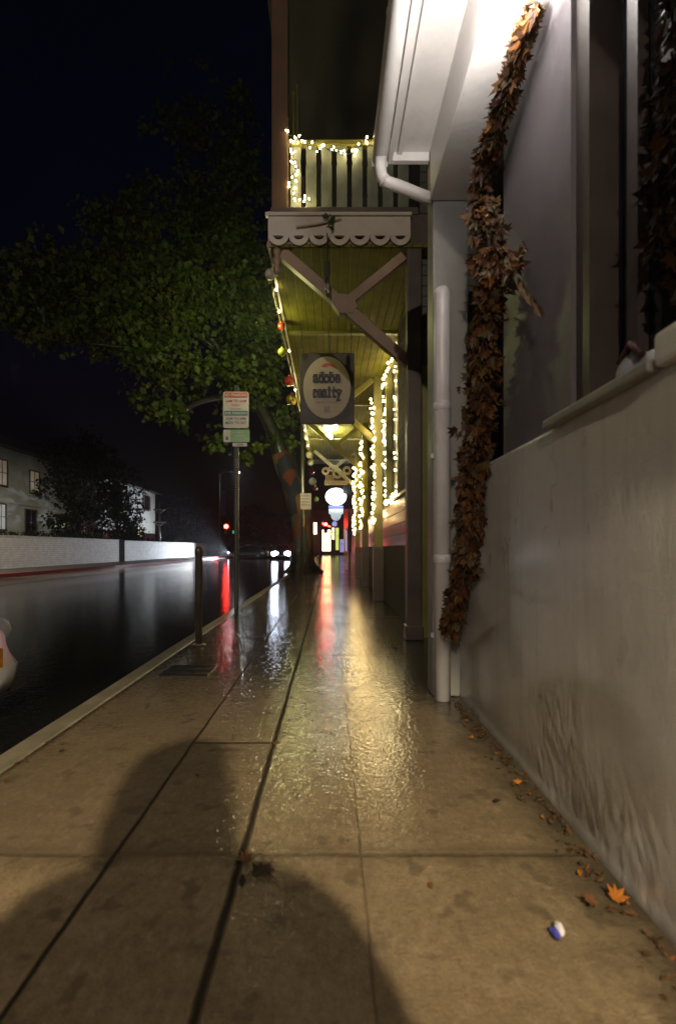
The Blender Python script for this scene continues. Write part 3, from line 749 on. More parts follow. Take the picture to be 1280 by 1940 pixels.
# twig with green bow
tb = thing('twig_bow', 'bare twig tied with a dark green bow lying on the cream fascia', 'decoration', (0, 5.40, 4.48))
MB().tube([(-.36, 5.405, 4.42), (-.12, 5.40, 4.455), (.04, 5.40, 4.49), (.12, 5.405, 4.51)], [.012, .011, .009, .005], 7).build('twig', 'paper', tb)
r6 = random.Random(6); L = []
for k in range(26):
    p = Vector((-.0+r6.uniform(-.045, .045), 5.385+r6.uniform(-.02, .01), 4.475+r6.uniform(-.06, .06)))
    L.append((p, Vector((0, -1, 0))+rv(r6)*.5, rv(r6), r6.uniform(.03, .05), (.05, .08*r6.uniform(.6, 1.4), .012), LONG))
leaf_mesh('leaves', L, 'maple', tb)

# ---- swinging realty sign
sg = thing('hanging_sign', 'dark square board with cream oval reading adobe realty hanging on chains under the balcony', 'sign', (-.05, 7.2, 2.75))
Y0 = 7.2
MB().bbox(-.425, .345, Y0, Y0+.04, 2.76, 3.77, .008).build('board', 'signboard', sg)
ov = [(-.045+.335*math.cos(2*math.pi*k/40), 3.275+.44*math.sin(2*math.pi*k/40)) for k in range(40)]
oo = MB().slab_xz(ov, Y0-.012, Y0-.001).build('oval_panel', 'signcream', sg)
F = lambda ox, oz: (lambda u, v, w: (ox+u, Y0-.0145-w, oz+v))
let = MB()
def western(word, cx, base, pitch, size):
    n = len(word)
    for i, ch in enumerate(word):
        x = cx + (i-(n-1)/2)*pitch
        join(let, text_mb(ch, size, F(x, base), .003, .009, sx=.82))
        h = size*.52; lo = base-(.05 if ch == 'y' else 0)
        for zz in ((lo+.004), base+h-.012):
            let.box(x-pitch*.40, x+pitch*.40, Y0-.0185, Y0-.013, zz-.008, zz+.020)
        if ch in 'dblt': let.box(x-pitch*.30, x+pitch*.15, Y0-.0185, Y0-.013, base+size*.62, base+size*.70)
western('adobe', -.05, 3.345, .078, .215)
western('realty', -.045, 3.135, .068, .215)
let.build('lettering', 'ink', oo)
rd = MB(); rd.slab_xz([(-.13, 3.575), (-.09, 3.56), (-.02, 3.585), (.05, 3.555), (.09, 3.56), (.02, 3.61), (-.06, 3.62)], Y0-.016, Y0-.012)
rd.build('red_emblem', 'redink', oo)
sm = MB(); join(sm, text_mb('REALTORS', .045, F(-.045, 3.05), .002, sx=1.5))
sm.slab_xz([(-.085, 2.925), (-.005, 2.925), (-.005, 3.01), (-.085, 3.01)], Y0-.015, Y0-.0125)
sm.build('small_print', 'greyink', oo)
for x in (-.40, -.02, .30):
    ch = MB(); z = 3.775; k = 0; top = 4.235
    while z < top-.01:
        N = 8; w = .012; h = .026
        pts = [(x + (w*math.cos(2*math.pi*i/N) if k % 2 else 0), Y0+.02 + (0 if k % 2 else w*math.cos(2*math.pi*i/N)), z+h*.5+h*.6*math.sin(2*math.pi*i/N)) for i in range(N+1)]
        ch.tube(pts, .004, 5, False); z += h; k += 1
    ch.build('chain', 'black', sg)

# ---- far carved sign
cs = thing('carved_sign', 'carved cream scroll sign hanging beyond the adobe realty board', 'sign', (.2, 18.1, 3.2))
YY = 18.1
mb = MB(); mb.bbox(-.2, .62, YY-.03, YY+.03, 3.24, 3.40, .02)
def ring(cx, cz, ro, ri, n=16):
    for i in range(n):
        a, b = 2*math.pi*i/n, 2*math.pi*(i+1)/n
        mb.slab_xz([(cx+ro*math.cos(a), cz+ro*math.sin(a)), (cx+ro*math.cos(b), cz+ro*math.sin(b)), (cx+ri*math.cos(b), cz+ri*math.sin(b)), (cx+ri*math.cos(a), cz+ri*math.sin(a))][::1], YY-.03, YY+.03)
ring(.26, 3.66, .19, .09); ring(-.16, 3.74, .14, .06); ring(.60, 3.76, .16, .07); ring(.05, 3.84, .12, .05)
for k in range(5): mb.box(-.16+.065*k, -.125+.065*k, YY-.025, YY+.025, 3.40, 3.60)
mb.build('carving', 'carved', cs)
for x in (-.1, .55): MB().tube([(x, YY, 3.85), (x, YY, 4.22)], .012, 6).build('hanger', 'black', cs)

# ---- porch bulb
plb = thing('porch_bulb', 'bright bare white bulb hanging from the porch ceiling behind the realty sign', 'lamp', (-.04, 14.0, 4.2))
MB().tube([(-.04, 14, 4.235), (-.04, 14, 4.16)], .018, 8).build('socket', 'black', plb)
MB().ball((-.04, 14, 4.08), .10, 14).build('bulb', 'em_lamp_b', plb)
light_child('bulb_or_added_light', 'POINT', (-.04, 14, 3.93), 9, (1, .88, .62), plb, .05)
pl2 = thing('porch_bulb', 'small slim pendant light just right of the bright bare porch bulb', 'lamp', (.15, 15.2, 4.2))
MB().tube([(.15, 13.0, 4.235), (.15, 13.0, 4.19)], .012, 8).build('socket', 'black', pl2)
MB().lathe((.15, 13.0, 0), [(.02, 4.19), (.028, 4.16), (.028, 4.06), (.015, 4.04)], 10).build('bulb', 'em_bulb', pl2)

# ---- string lights
bulb_me = None
def string_lights(label, path, n, mat, size, jitter, seed, group='strings of fairy lights on the porch'):
    global bulb_me
    r = random.Random(seed); path = [Vector(p) for p in path]
    t = thing('string_light', label, 'string lights', path[0], group)
    segs = [(b-a).length for a, b in zip(path, path[1:])]; tot = sum(segs)
    def at(q):
        for i, L in enumerate(segs):
            if q <= L or i == len(segs)-1: return path[i].lerp(path[i+1], min(1, q/L))
            q -= L
    cp = [at(tot*i/(n*1.0)) + Vector((r.uniform(-1, 1)*jitter*.6, r.uniform(-1, 1)*jitter*.6, 0)) for i in range(n+1)]
    MB().tube(cp, .004, 5).build('cord', 'cord', t)
    key = (mat, size)
    if bulb_me is None: bulb_me = {}
    for i in range(n):
        p = cp[i].lerp(cp[i+1], r.random()) + rv(r)*jitter
        if key not in bulb_me:
            o = MB().ball((0, 0, 0), size, 8, (1, 1, 1.25)).build('bulb', mat, None); bulb_me[key] = o.data
        else:
            o = bpy.data.objects.new('bulb', bulb_me[key]); COL.objects.link(o)
        o.parent = t; o.matrix_parent_inverse = INV[t.name]; o.location = p; o.scale = [r.uniform(.75, 1.2)]*3
    return t
SX = .985
s1 = string_lights('dense fairy lights up the first shop window frame beyond the dark porch post', [(SX, 8.0, 4.22), (SX, 8.5, 4.12), (SX-.02, 9.15, 3.92), (SX, 9.15, 3.3), (SX, 9.12, 1.80), (SX, 8.3, 1.76), (SX, 7.75, 1.86)], 64, 'em_bulb', .017, .035, 1)
s2 = string_lights('sparse single column of fairy lights nearest the dark porch post', [(SX, 7.72, 1.9), (SX, 7.74, 3.9)], 13, 'em_bulb', .014, .02, 2)
s3 = string_lights('fairy lights wound down the second porch post', [(.805, 9.52, 3.78), (.80, 9.52, 2.6), (.805, 9.52, 1.50), (.93, 9.8, 1.56), (SX, 10.6, 1.78)], 62, 'em_bulb2', .020, .035, 3)
s4 = string_lights('crowded fairy lights wound down the third porch post', [(.80, 13.12, 3.80), (.80, 13.12, 1.50), (.93, 13.5, 1.56), (SX, 14.3, 1.78)], 64, 'em_bulb2', .026, .05, 4)
s5 = string_lights('farthest fairy lights wound down the last porch post', [(.80, 16.72, 3.80), (.80, 16.72, 1.50), (.9, 17.2, 1.5)], 56, 'em_bulb2', .028, .05, 5)
for t, ps in ((s1, [(SX-.06, 9.1, 3.6), (SX-.06, 9.1, 2.2)]), (s3, [(.74, 9.45, 3.2), (.74, 9.45, 2.0)]), (s4, [(.72, 13.0, 2.8)]), (s5, [(.72, 16.6, 2.8)])):
    for p in ps: light_child('string_glow', 'POINT', p, 3.2, (1, .78, .34), t, .12)
sb = string_lights('swag of fairy lights looped along the balcony rail above the fascia', [(-.46, 5.50, 5.50), (-.38, 5.49, 5.45), (-.28, 5.48, 5.36), (-.05, 5.49, 5.34), (.06, 5.48, 5.28), (.2, 5.49, 5.26), (.30, 5.48, 5.36), (.42, 5.49, 5.42), (.55, 5.5, 5.44)], 32, 'em_bulb', .008, .04, 8, 'strings of fairy lights on the balcony')
sb2 = string_lights('tangle of fairy lights wound down the balcony end beside the corner post', [(-.42, 5.49, 5.42), (-.40, 5.48, 5.25), (-.37, 5.48, 5.10), (-.41, 5.48, 4.95), (-.37, 5.49, 4.80), (-.24, 5.49, 4.76), (-.18, 5.49, 4.74)], 26, 'em_bulb', .008, .035, 9, 'strings of fairy lights on the balcony')
light_child('string_glow', 'POINT', (-.36, 5.42, 4.85), .7, (1, .82, .36), sb2, .04)
light_child('string_glow', 'POINT', (-.22, 5.42, 4.80), .6, (1, .82, .36), sb2, .04)
light_child('string_glow', 'POINT', (.1, 5.42, 5.25), .35, (1, .82, .36), sb, .06)
se = string_lights('thin gold strand with few lights along the outer edge of the balcony', [(-.69, 5.6, 4.18), (-.69, 7.5, 4.2), (-.69, 10, 4.2), (-.69, 14, 4.2), (-.69, 19, 4.2)], 12, 'em_bulb', .016, .03, 10, 'strings of fairy lights on the balcony')
for y in (7.0, 11.0, 15.5): light_child('string_glow', 'POINT', (-1.0, y, 4.0), 34, (.95, .92, .36), se, .1)
eb = thing('edge_bulb', 'single bright bare bulb at the outer edge of the balcony above the red bauble', 'lamp', (-.70, 7.2, 4.64))
MB().ball((-.70, 7.2, 4.62), .032, 12).build('bulb', 'em_lamp_b', eb)
MB().lathe((-.70, 7.2, 0), [(.02, 4.65), (.022, 4.69), (.012, 4.72)], 10).tube([(-.70, 7.2, 4.70), (-.66, 7.2, 4.72), (-.655, 7.2, 4.60)], .008, 6).build('socket', 'black', eb)
o = light_child('bulb_or_added_light', 'SPOT', (-.76, 7.25, 4.62), 2100, (.88, .95, .46), eb, .04, spot_size=R(60), spot_blend=1.0)  # added spot to brighten the tree crown, far stronger than the small bulb
o.rotation_euler = (Vector((-2.6, 18.5, 7.3))-o.location).to_track_quat('-Z', 'Y').to_euler()
# tinsel
tz = [Vector((-.70, 6.0+.35*k, 4.20-.05*math.sin(k*1.1)**2)) for k in range(36)]
tn = MB(); r8 = random.Random(8)
for a, b in zip(tz, tz[1:]):
    for k in range(6):
        p = a.lerp(b, r8.random()); q = p + rv(r8)*.05; tn.beam(p, q, .006, .002)
tn.tube(tz, .01, 5)
tag(tn.build('tinsel_garland', 'goldcord'), 'thin gold tinsel garland trailing along the balcony edge', 'garland')

# ---- baubles hanging along the balcony edge
def bauble(px, py, mat, r, label, d=None):
    d = d or .69*960/(625-px); x = (px-625)*d/960; z = 1+(1038-py)*d/960
    t = thing('bauble', label, 'bauble', (x, d, z), 'baubles hanging from the balcony edge')
    MB().ball((x, d, z), r, 16).build('ball', mat, t)
    MB().lathe((x, d, z), [(r*.25, r*.93), (r*.25, r*1.2), (r*.12, r*1.25)], 8).build('cap', 'gold_globe', t)
    if 4.24 - z > r*1.3: MB().tube([(x, d, z+r*1.2), (x*.98, d, 4.25)], .004, 5).build('hook_wire', 'black', t)
bauble(512, 520, 'white_globe', .062, 'plain white bauble hanging at the near outer corner of the balcony')
bauble(533, 617, 'red_globe', .055, 'orange red bauble hanging below the single bright bulb of the balcony edge')
bauble(534, 667, 'green_globe', .060, 'pale lime bauble hanging in front of the tree leaves')
bauble(548, 722, 'red_globe', .085, 'large red bauble just left of the realty sign top')
bauble(552, 757, 'gold_globe', .10, 'large gold bauble beside the lower half of the realty sign')
far_b = [(583, 828, 'cream_globe', 'small cream bauble topmost of the far row'), (585, 846, 'gold_globe', 'gold bauble second from the top in the far row'), (586, 862, 'cream_globe', 'cream bauble third from the top in the far row'), (588, 876, 'cream_globe', 'cream bauble fourth from the top in the far row'), (591, 892, 'red_globe', 'red bauble in the middle of the far row'), (592, 912, 'white_globe', 'large white bauble low in the far row'), (597, 925, 'red_globe', 'red bauble under the large white one in the far row'), (599, 946, 'green_globe', 'green bauble lowest of the far row')]
for px, py, m_, lab in far_b: bauble(px, py, m_, .12 if m_ != 'white_globe' else .15, lab)

# ================================================================ STREET FURNITURE
bo = thing('bollard', 'round brown steel bollard with domed cap standing by the kerb', 'bollard', (-1.345, 5.2, 0))
MB().lathe((-1.345, 5.2, 0), [(.036, 0.002), (.036, .93), (.040, .935), (.040, .97), (.036, .99), (.022, 1.012), (.006, 1.018)], 20).build('shaft', 'bollard', bo)
MB().lathe((-1.345, 5.2, 0), [(.07, .002), (.07, .012), (.04, .02)], 20).build('base_flange', 'bollard', bo)

ps = thing('parking_sign', 'dark green perforated post carrying no parking sign above a small green sign', 'sign', (-1.36, 7.38, 0))
pm_ = MB(); pm_.bbox(-1.39, -1.33, 7.35, 7.41, .002, 3.36, .004)
pm_.build('post', 'greenpost', ps)
hl = MB()
for k in range(60): hl.lathe((-1.36, 7.3495, .15+k*.036), [(.008, -.0005), (.008, .0005)], 8, 'y')
hl.build('post_holes', 'paper', ps)
SYs = 7.335
def rrect(x0, x1, z0, z1, r, n=4):
    pts = []
    for cx, cz, a0 in ((x1-r, z0+r, -90), (x1-r, z1-r, 0), (x0+r, z1-r, 90), (x0+r, z0+r, 180)):
        for k in range(n+1): a = R(a0+90*k/n); pts.append((cx+r*math.cos(a), cz+r*math.sin(a)))
    return pts
x0, x1 = -1.545, -1.175
p1 = MB().slab_xz(rrect(x0, x1, 2.735, 3.26, .03), SYs, SYs+.004).build('parking_plate', 'signwhite', ps)
FS = lambda ox, oz: (lambda u, v, w: (ox+u, SYs-.0035-w, oz+v))
xc = (x0+x1)/2
MB().slab_xz(rrect(x0+.015, x1-.012, 3.175, 3.25, .015), SYs-.002, SYs-.0005).build('red_header', 'redink', p1)
MB().slab_xz(rrect(x0+.015, x1-.012, 2.915, 2.985, .012), SYs-.002, SYs-.0005).build('teal_header', 'tealink', p1)
text_mb('NO PARKING', .058, FS(xc, 3.193), .001, .001).build('header_text', 'signwhite', p1)
text_mb('2HR PARKING', .052, FS(xc, 2.932), .001, .001).build('header_text', 'signwhite', p1)
a = text_mb('2AM TO 6AM', .052, FS(xc, 3.11), .001, .001); join(a, text_mb('DAILY', .048, FS(xc, 3.055), .001)); join(a, text_mb('TOW AWAY', .03, FS(xc, 3.005), .001)); a.build('red_text', 'redink', p1)
a = text_mb('8AM TO 6PM', .050, FS(xc, 2.855), .001, .001); join(a, text_mb('MON TO SAT', .050, FS(xc, 2.795), .001, .001)); a.build('green_text', 'greyink', p1)
p2 = MB().slab_xz(rrect(x0+.002, x1+.012, 2.53, 2.712, .015), SYs, SYs+.004).build('green_plate', 'signgreen', ps)
MB().slab_xz(rrect(x0+.004, x0+.105, 2.532, 2.71, .012), SYs-.002, SYs-.0005).build('white_panel', 'signwhite', p2)
ic = MB(); ic.slab_xz([(x0+.035, 2.56), (x0+.075, 2.56), (x0+.075, 2.60), (x0+.055, 2.62), (x0+.035, 2.60)], SYs-.004, SYs-.0025); ic.build('icon', 'greyink', p2)
a = text_mb('PUBLIC', .042, FS(xc+.05, 2.655), .001); join(a, text_mb('PARKING', .042, FS(xc+.05, 2.605), .001)); a.build('plate_text', 'signwhite', p2)
MB().slab_xz(rrect(-1.41, -1.20, 2.47, 2.52, .008), SYs, SYs+.004).build('number_tag', 'signwhite', ps)
a = text_mb('10540', .042, FS(-1.305, 2.48), .001); a.build('tag_text', 'ink', ps)

gr = thing('utility_grate', 'black cast iron grate with slots set flush in the sidewalk near the kerb', 'grate', (-1.13, 4.1, 0))
g_ = MB(); g_.box(-1.335, -.955, 3.955, 3.975, .001, .012).box(-1.335, -.955, 4.265, 4.285, .001, .012).box(-1.335, -1.315, 3.975, 4.265, .001, .012).box(-.975, -.955, 3.975, 4.265, .001, .012)
g_.build('frame', 'grate', gr)
g_ = MB()
for k in range(18): g_.beam((-1.305+k*.0185, 3.975, .006), (-1.305+k*.0185, 4.265, .006), .009, .006)
g_.box(-1.315, -.975, 4.11, 4.125, .002, .0095)
g_.build('bars', 'grate', gr)
MB().box(-1.314, -.976, 3.976, 4.264, .0008, .0022).build('pit', 'black', gr)

# grey pole with paper plate
gp_ = thing('sign_pole', 'plain grey pole with a pale paper plate beside the wrapped tree trunk', 'pole', (-.91, 16.8, 0))
MB().tube([(-.91, 16.8, .002), (-.905, 16.8, 5.2)], [.07, .06], 14).build('pole', 'metal', gp_)
MB().bbox(-.98, -.62, 16.70, 16.715, 2.27, 2.80, .004).build('plate', 'paper', gp_)
a = MB()
for k in range(4): a.box(-.94, -.66, 16.694, 16.699, 2.40+k*.1, 2.43+k*.1)
a.build('plate_text', 'greyink', gp_)

# ================================================================ FALLEN LEAVES, LITTER
def fallen(px, py, col, size, label, shape=MAPLE, rot=0, lift=.012):
    d = 960/(py-1038); x = (px-625)*d/960
    t = bpy.data.meshes.new('fallen_leaf')
    r = random.Random(px*3+py); up = Vector((math.cos(rot), math.sin(rot), .1))
    o = leaf_mesh('fallen_leaf', [(Vector((0, 0, lift)), Vector((r.uniform(-.25, .25), r.uniform(-.4, .1), 1)), up, size, col, shape)], 'maple', None)
    o.location = (x, d, 0)
    sol = o.modifiers.new('thick', 'SOLIDIFY'); sol.thickness = .0012
    tag(o, label, 'leaf', 'fallen leaves on the sidewalk')
OR = (.62, .24, .035); BR = (.13, .055, .02); DK = (.035, .022, .012)
fallen(980, 1490, OR, .035, 'bright orange leaf lying alone near the wall foot', rot=1.2)
fallen(1006, 1472, (.50, .20, .04), .034, 'orange leaf tucked against the foot of the stucco wall', LONG, rot=2)
fallen(1160, 1712, (.36, .13, .02), .055, 'large orange brown leaf near the wall foot in the right corner', rot=.6)
fallen(1130, 1722, BR, .04, 'brown leaf touching the large orange brown one', rot=2.6)
fallen(935, 1524, DK, .03, 'single dark curled leaf out on the open concrete', rot=.2)
fallen(480, 1668, DK, .06, 'big dark leaf of the clump at the joint in front of the head shadow', rot=.8)
fallen(468, 1640, BR, .05, 'brown leaf at the back of the clump on the joint', rot=2.1)
fallen(495, 1650, (.09, .035, .018), .045, 'reddish dark leaf at the right of the clump on the joint', rot=-.6)
fallen(458, 1690, DK, .04, 'dark leaf nearest the camera in the clump on the joint', LONG, rot=1.7)
fallen(520, 1415, BR, .035, 'brown leaf at the corner of the short joint', rot=1.1)
fallen(375, 1478, DK, .03, 'thin dark leaf on the left joint', LONG, rot=2)
fallen(110, 1428, DK, .03, 'thin dark leaf near the kerb at left', LONG, rot=.3)
fallen(820, 1690, (.20, .085, .03), .028, 'narrow brown leaf in the middle right slab', LONG, rot=1.9)
fallen(1080, 1588, BR, .03, 'brown leaf close to the wall beyond the wrapper', LONG, rot=1.5)
fallen(740, 1225, DK, .09, 'dark wet leaf beside the first porch post foot', rot=.4)
fallen(655, 1083, BR, .16, 'far brown leaf clump by the white post', rot=.7)
lm = []; r12 = random.Random(12)
for i in range(420):
    y = r12.uniform(.7, 3.4); x = .845 - abs(r12.gauss(0, .045))
    if r12.random() < .25: x = -1.44 + abs(r12.gauss(0, .03)); y = r12.uniform(1.2, 7)
    k = r12.uniform(.5, 1.4)
    lm.append((Vector((x, y, r12.uniform(.003, .012))), Vector((r12.uniform(-.4, .2), r12.uniform(-.3, .3), 1)), rv(r12), r12.uniform(.006, .026), (.075*k, .042*k, .02*k) if r12.random() < .92 else (.22*k, .09*k, .02), r12.choice(SHAPES)))
tag(leaf_mesh('leaf_litter', lm, 'maple_dull', None), None, kind='stuff')
lt = thing('litter_wrapper', 'crumpled white and blue wrapper lying on the concrete at the right', 'litter', (.585, 1.306, 0))
def crumple(cx, cy, cz, sx, sy, sz, seed):
    r = random.Random(seed); m = MB().ball((0, 0, 0), 1, 10)
    m.v = [(cx+v[0]*sx*r.uniform(.75, 1.15), cy+v[1]*sy*r.uniform(.75, 1.15), cz+v[2]*sz*r.uniform(.7, 1.2)) for v in m.v]; m.smooth = [False]*len(m.f); return m
crumple(.592, 1.31, .016, .012, .022, .014, 2).build('paper', 'litter', lt)
crumple(.577, 1.30, .012, .011, .024, .010, 4).build('printed_side', 'litterblue', lt)

# ================================================================ STREET TREE
def limb(mb, pts, rs, n=12):
    """Catmull-Rom smoothed tapering limb"""
    P_ = [Vector(p) for p in pts]; out = []; ro = []
    for i in range(len(P_)-1):
        p0, p1, p2, p3 = P_[max(i-1, 0)], P_[i], P_[i+1], P_[min(i+2, len(P_)-1)]
        for k in range(5):
            t = k/5
            out.append(.5*((2*p1)+(p2-p0)*t+(2*p0-5*p1+4*p2-p3)*t*t+(3*p1-p0-3*p2+p3)*t**3)); ro.append(rs[i]+(rs[i+1]-rs[i])*t)
    out.append(P_[-1]); ro.append(rs[-1]); mb.tube(out, ro, n); return out
tr = thing('street_tree', 'big leaning street tree with colourful knitted wrap and broad green crown over the road', 'tree', (-1.1, 20.5, 0))
T = lambda px, py, d: ((px-625)*d/960, d, 1+(1038-py)*d/960)
tm = MB()
limb(tm, [(-1.12, 20.5, -.05), (-1.12, 20.5, .5), T(571, 1000, 20.5), T(556, 930, 20.6), T(538, 880, 20.6), T(522, 832, 20.4), T(503, 790, 20), T(482, 755, 19.5), T(455, 715, 19), T(420, 670, 18.5), T(380, 610, 18), T(330, 540, 18)], [.66, .50, .42, .40, .37, .30, .25, .22, .18, .14, .1, .04])
limb(tm, [T(552, 905, 20.7), T(546, 850, 21), T(532, 800, 21.2), T(522, 745, 21.4), T(500, 660, 21.6), T(485, 560, 22), T(470, 440, 22), T(455, 330, 22)], [.28, .22, .19, .16, .13, .1, .07, .03])
limb(tm, [T(482, 755, 19.5), T(440, 752, 19), T(400, 755, 18.4), T(360, 770, 17.8), T(335, 790, 17.4)], [.15, .13, .11, .08, .04])
limb(tm, [T(455, 715, 19), T(380, 690, 18), T(280, 665, 17), T(170, 650, 16)], [.14, .1, .08, .03])
limb(tm, [T(420, 670, 18.5), T(330, 600, 18), T(230, 520, 17.5), T(120, 470, 17)], [.12, .09, .06, .02])
limb(tm, [T(500, 660, 21.6), T(420, 520, 21), T(360, 400, 20.5), T(340, 280, 20)], [.1, .08, .05, .02])
for a in (0, 1.3, 2.4, 3.7, 5.0):
    q = Vector((-1.12+.45*math.cos(a), 20.5+.45*math.sin(a), .25)); e = Vector((-1.12+.85*math.cos(a), 20.5+.85*math.sin(a), .0))
    limb(tm, [(-1.12+.25*math.cos(a), 20.5+.25*math.sin(a), .6), q, e], [.16, .15, .05], 8)
tm.build('trunk', 'bark', tr)
wr = MB(); limb(wr, [(-1.12, 20.5, .75), T(570, 990, 20.5), T(556, 930, 20.6), T(538, 880, 20.6), T(530, 857, 20.52)], [.475, .44, .425, .395, .35], 16)
wr.build('knitted_wrap', 'patch', tr)
def crown(name, blobs, parent, seed, leaf, per, mat, cols, clump=.55):
    r = random.Random(seed); L = []
    for (c, rad, nclump) in blobs:
        c = Vector(c)
        for i in range(nclump):
            d = rv(r); f = r.random()**.4
            cc = c + Vector((d.x*rad[0], d.y*rad[1], d.z*rad[2]))*f
            if mnoise.noise(cc*.55 + Vector((seed, 0, 0))) < -.12: continue
            cr = clump*r.uniform(.5, 1.25); base = r.choice(cols); v = r.uniform(.45, 1.45)
            for k in range(per):
                o = rv(r)*cr*r.random()**.5; o.z *= .6
                p = cc + o; vv = v*r.uniform(.75, 1.2)
                nrm = Vector((0, 0, 1))*.6 + rv(r) + Vector((.2, -.4, 0)); upv = o + Vector((0, 0, -.4)) + rv(r)*.5
                L.append((p, nrm, upv, leaf*r.uniform(.6, 1.25), (base[0]*vv, base[1]*vv, base[2]*vv), QUAD))
    return leaf_mesh(name, L, mat, parent)
B = []
def blob(px, py, d, wpx, hpx, n, dd=2.0): B.append((T(px, py, d), (wpx*d/960, dd, hpx*d/960), n))
blob(470, 620, 19, 75, 95, 150, 2); blob(500, 700, 19.6, 45, 60, 60, 1.5); blob(430, 720, 18.4, 70, 45, 75)
blob(380, 600, 18.2, 95, 90, 150); blob(300, 560, 17.6, 90, 90, 140); blob(210, 600, 17, 100, 55, 110); blob(100, 620, 16.4, 110, 45, 90)
blob(150, 520, 16.8, 100, 60, 100); blob(60, 550, 16.2, 70, 60, 50); blob(330, 700, 17.6, 75, 40, 60); blob(310, 770, 17.4, 55, 35, 28)
blob(420, 480, 20.5, 90, 90, 130); blob(330, 420, 20, 100, 80, 110); blob(240, 450, 19, 90, 60, 70); blob(430, 360, 21.5, 75, 80, 80); blob(340, 300, 21, 60, 70, 40); blob(450, 240, 22, 50, 90, 34); blob(360, 180, 22, 40, 60, 14); blob(480, 400, 21.5, 40, 110, 70)
blob(450, 830, 19, 60, 35, 16); blob(530, 840, 20.4, 24, 40, 16, .8); blob(540, 800, 20.6, 18, 30, 8, .6)
GREENS = [(.075, .10, .012), (.06, .095, .012), (.10, .115, .015), (.05, .075, .012), (.085, .125, .02)]
crown('crown', B, tr, 31, .23, 22, 'green_leaf', GREENS)

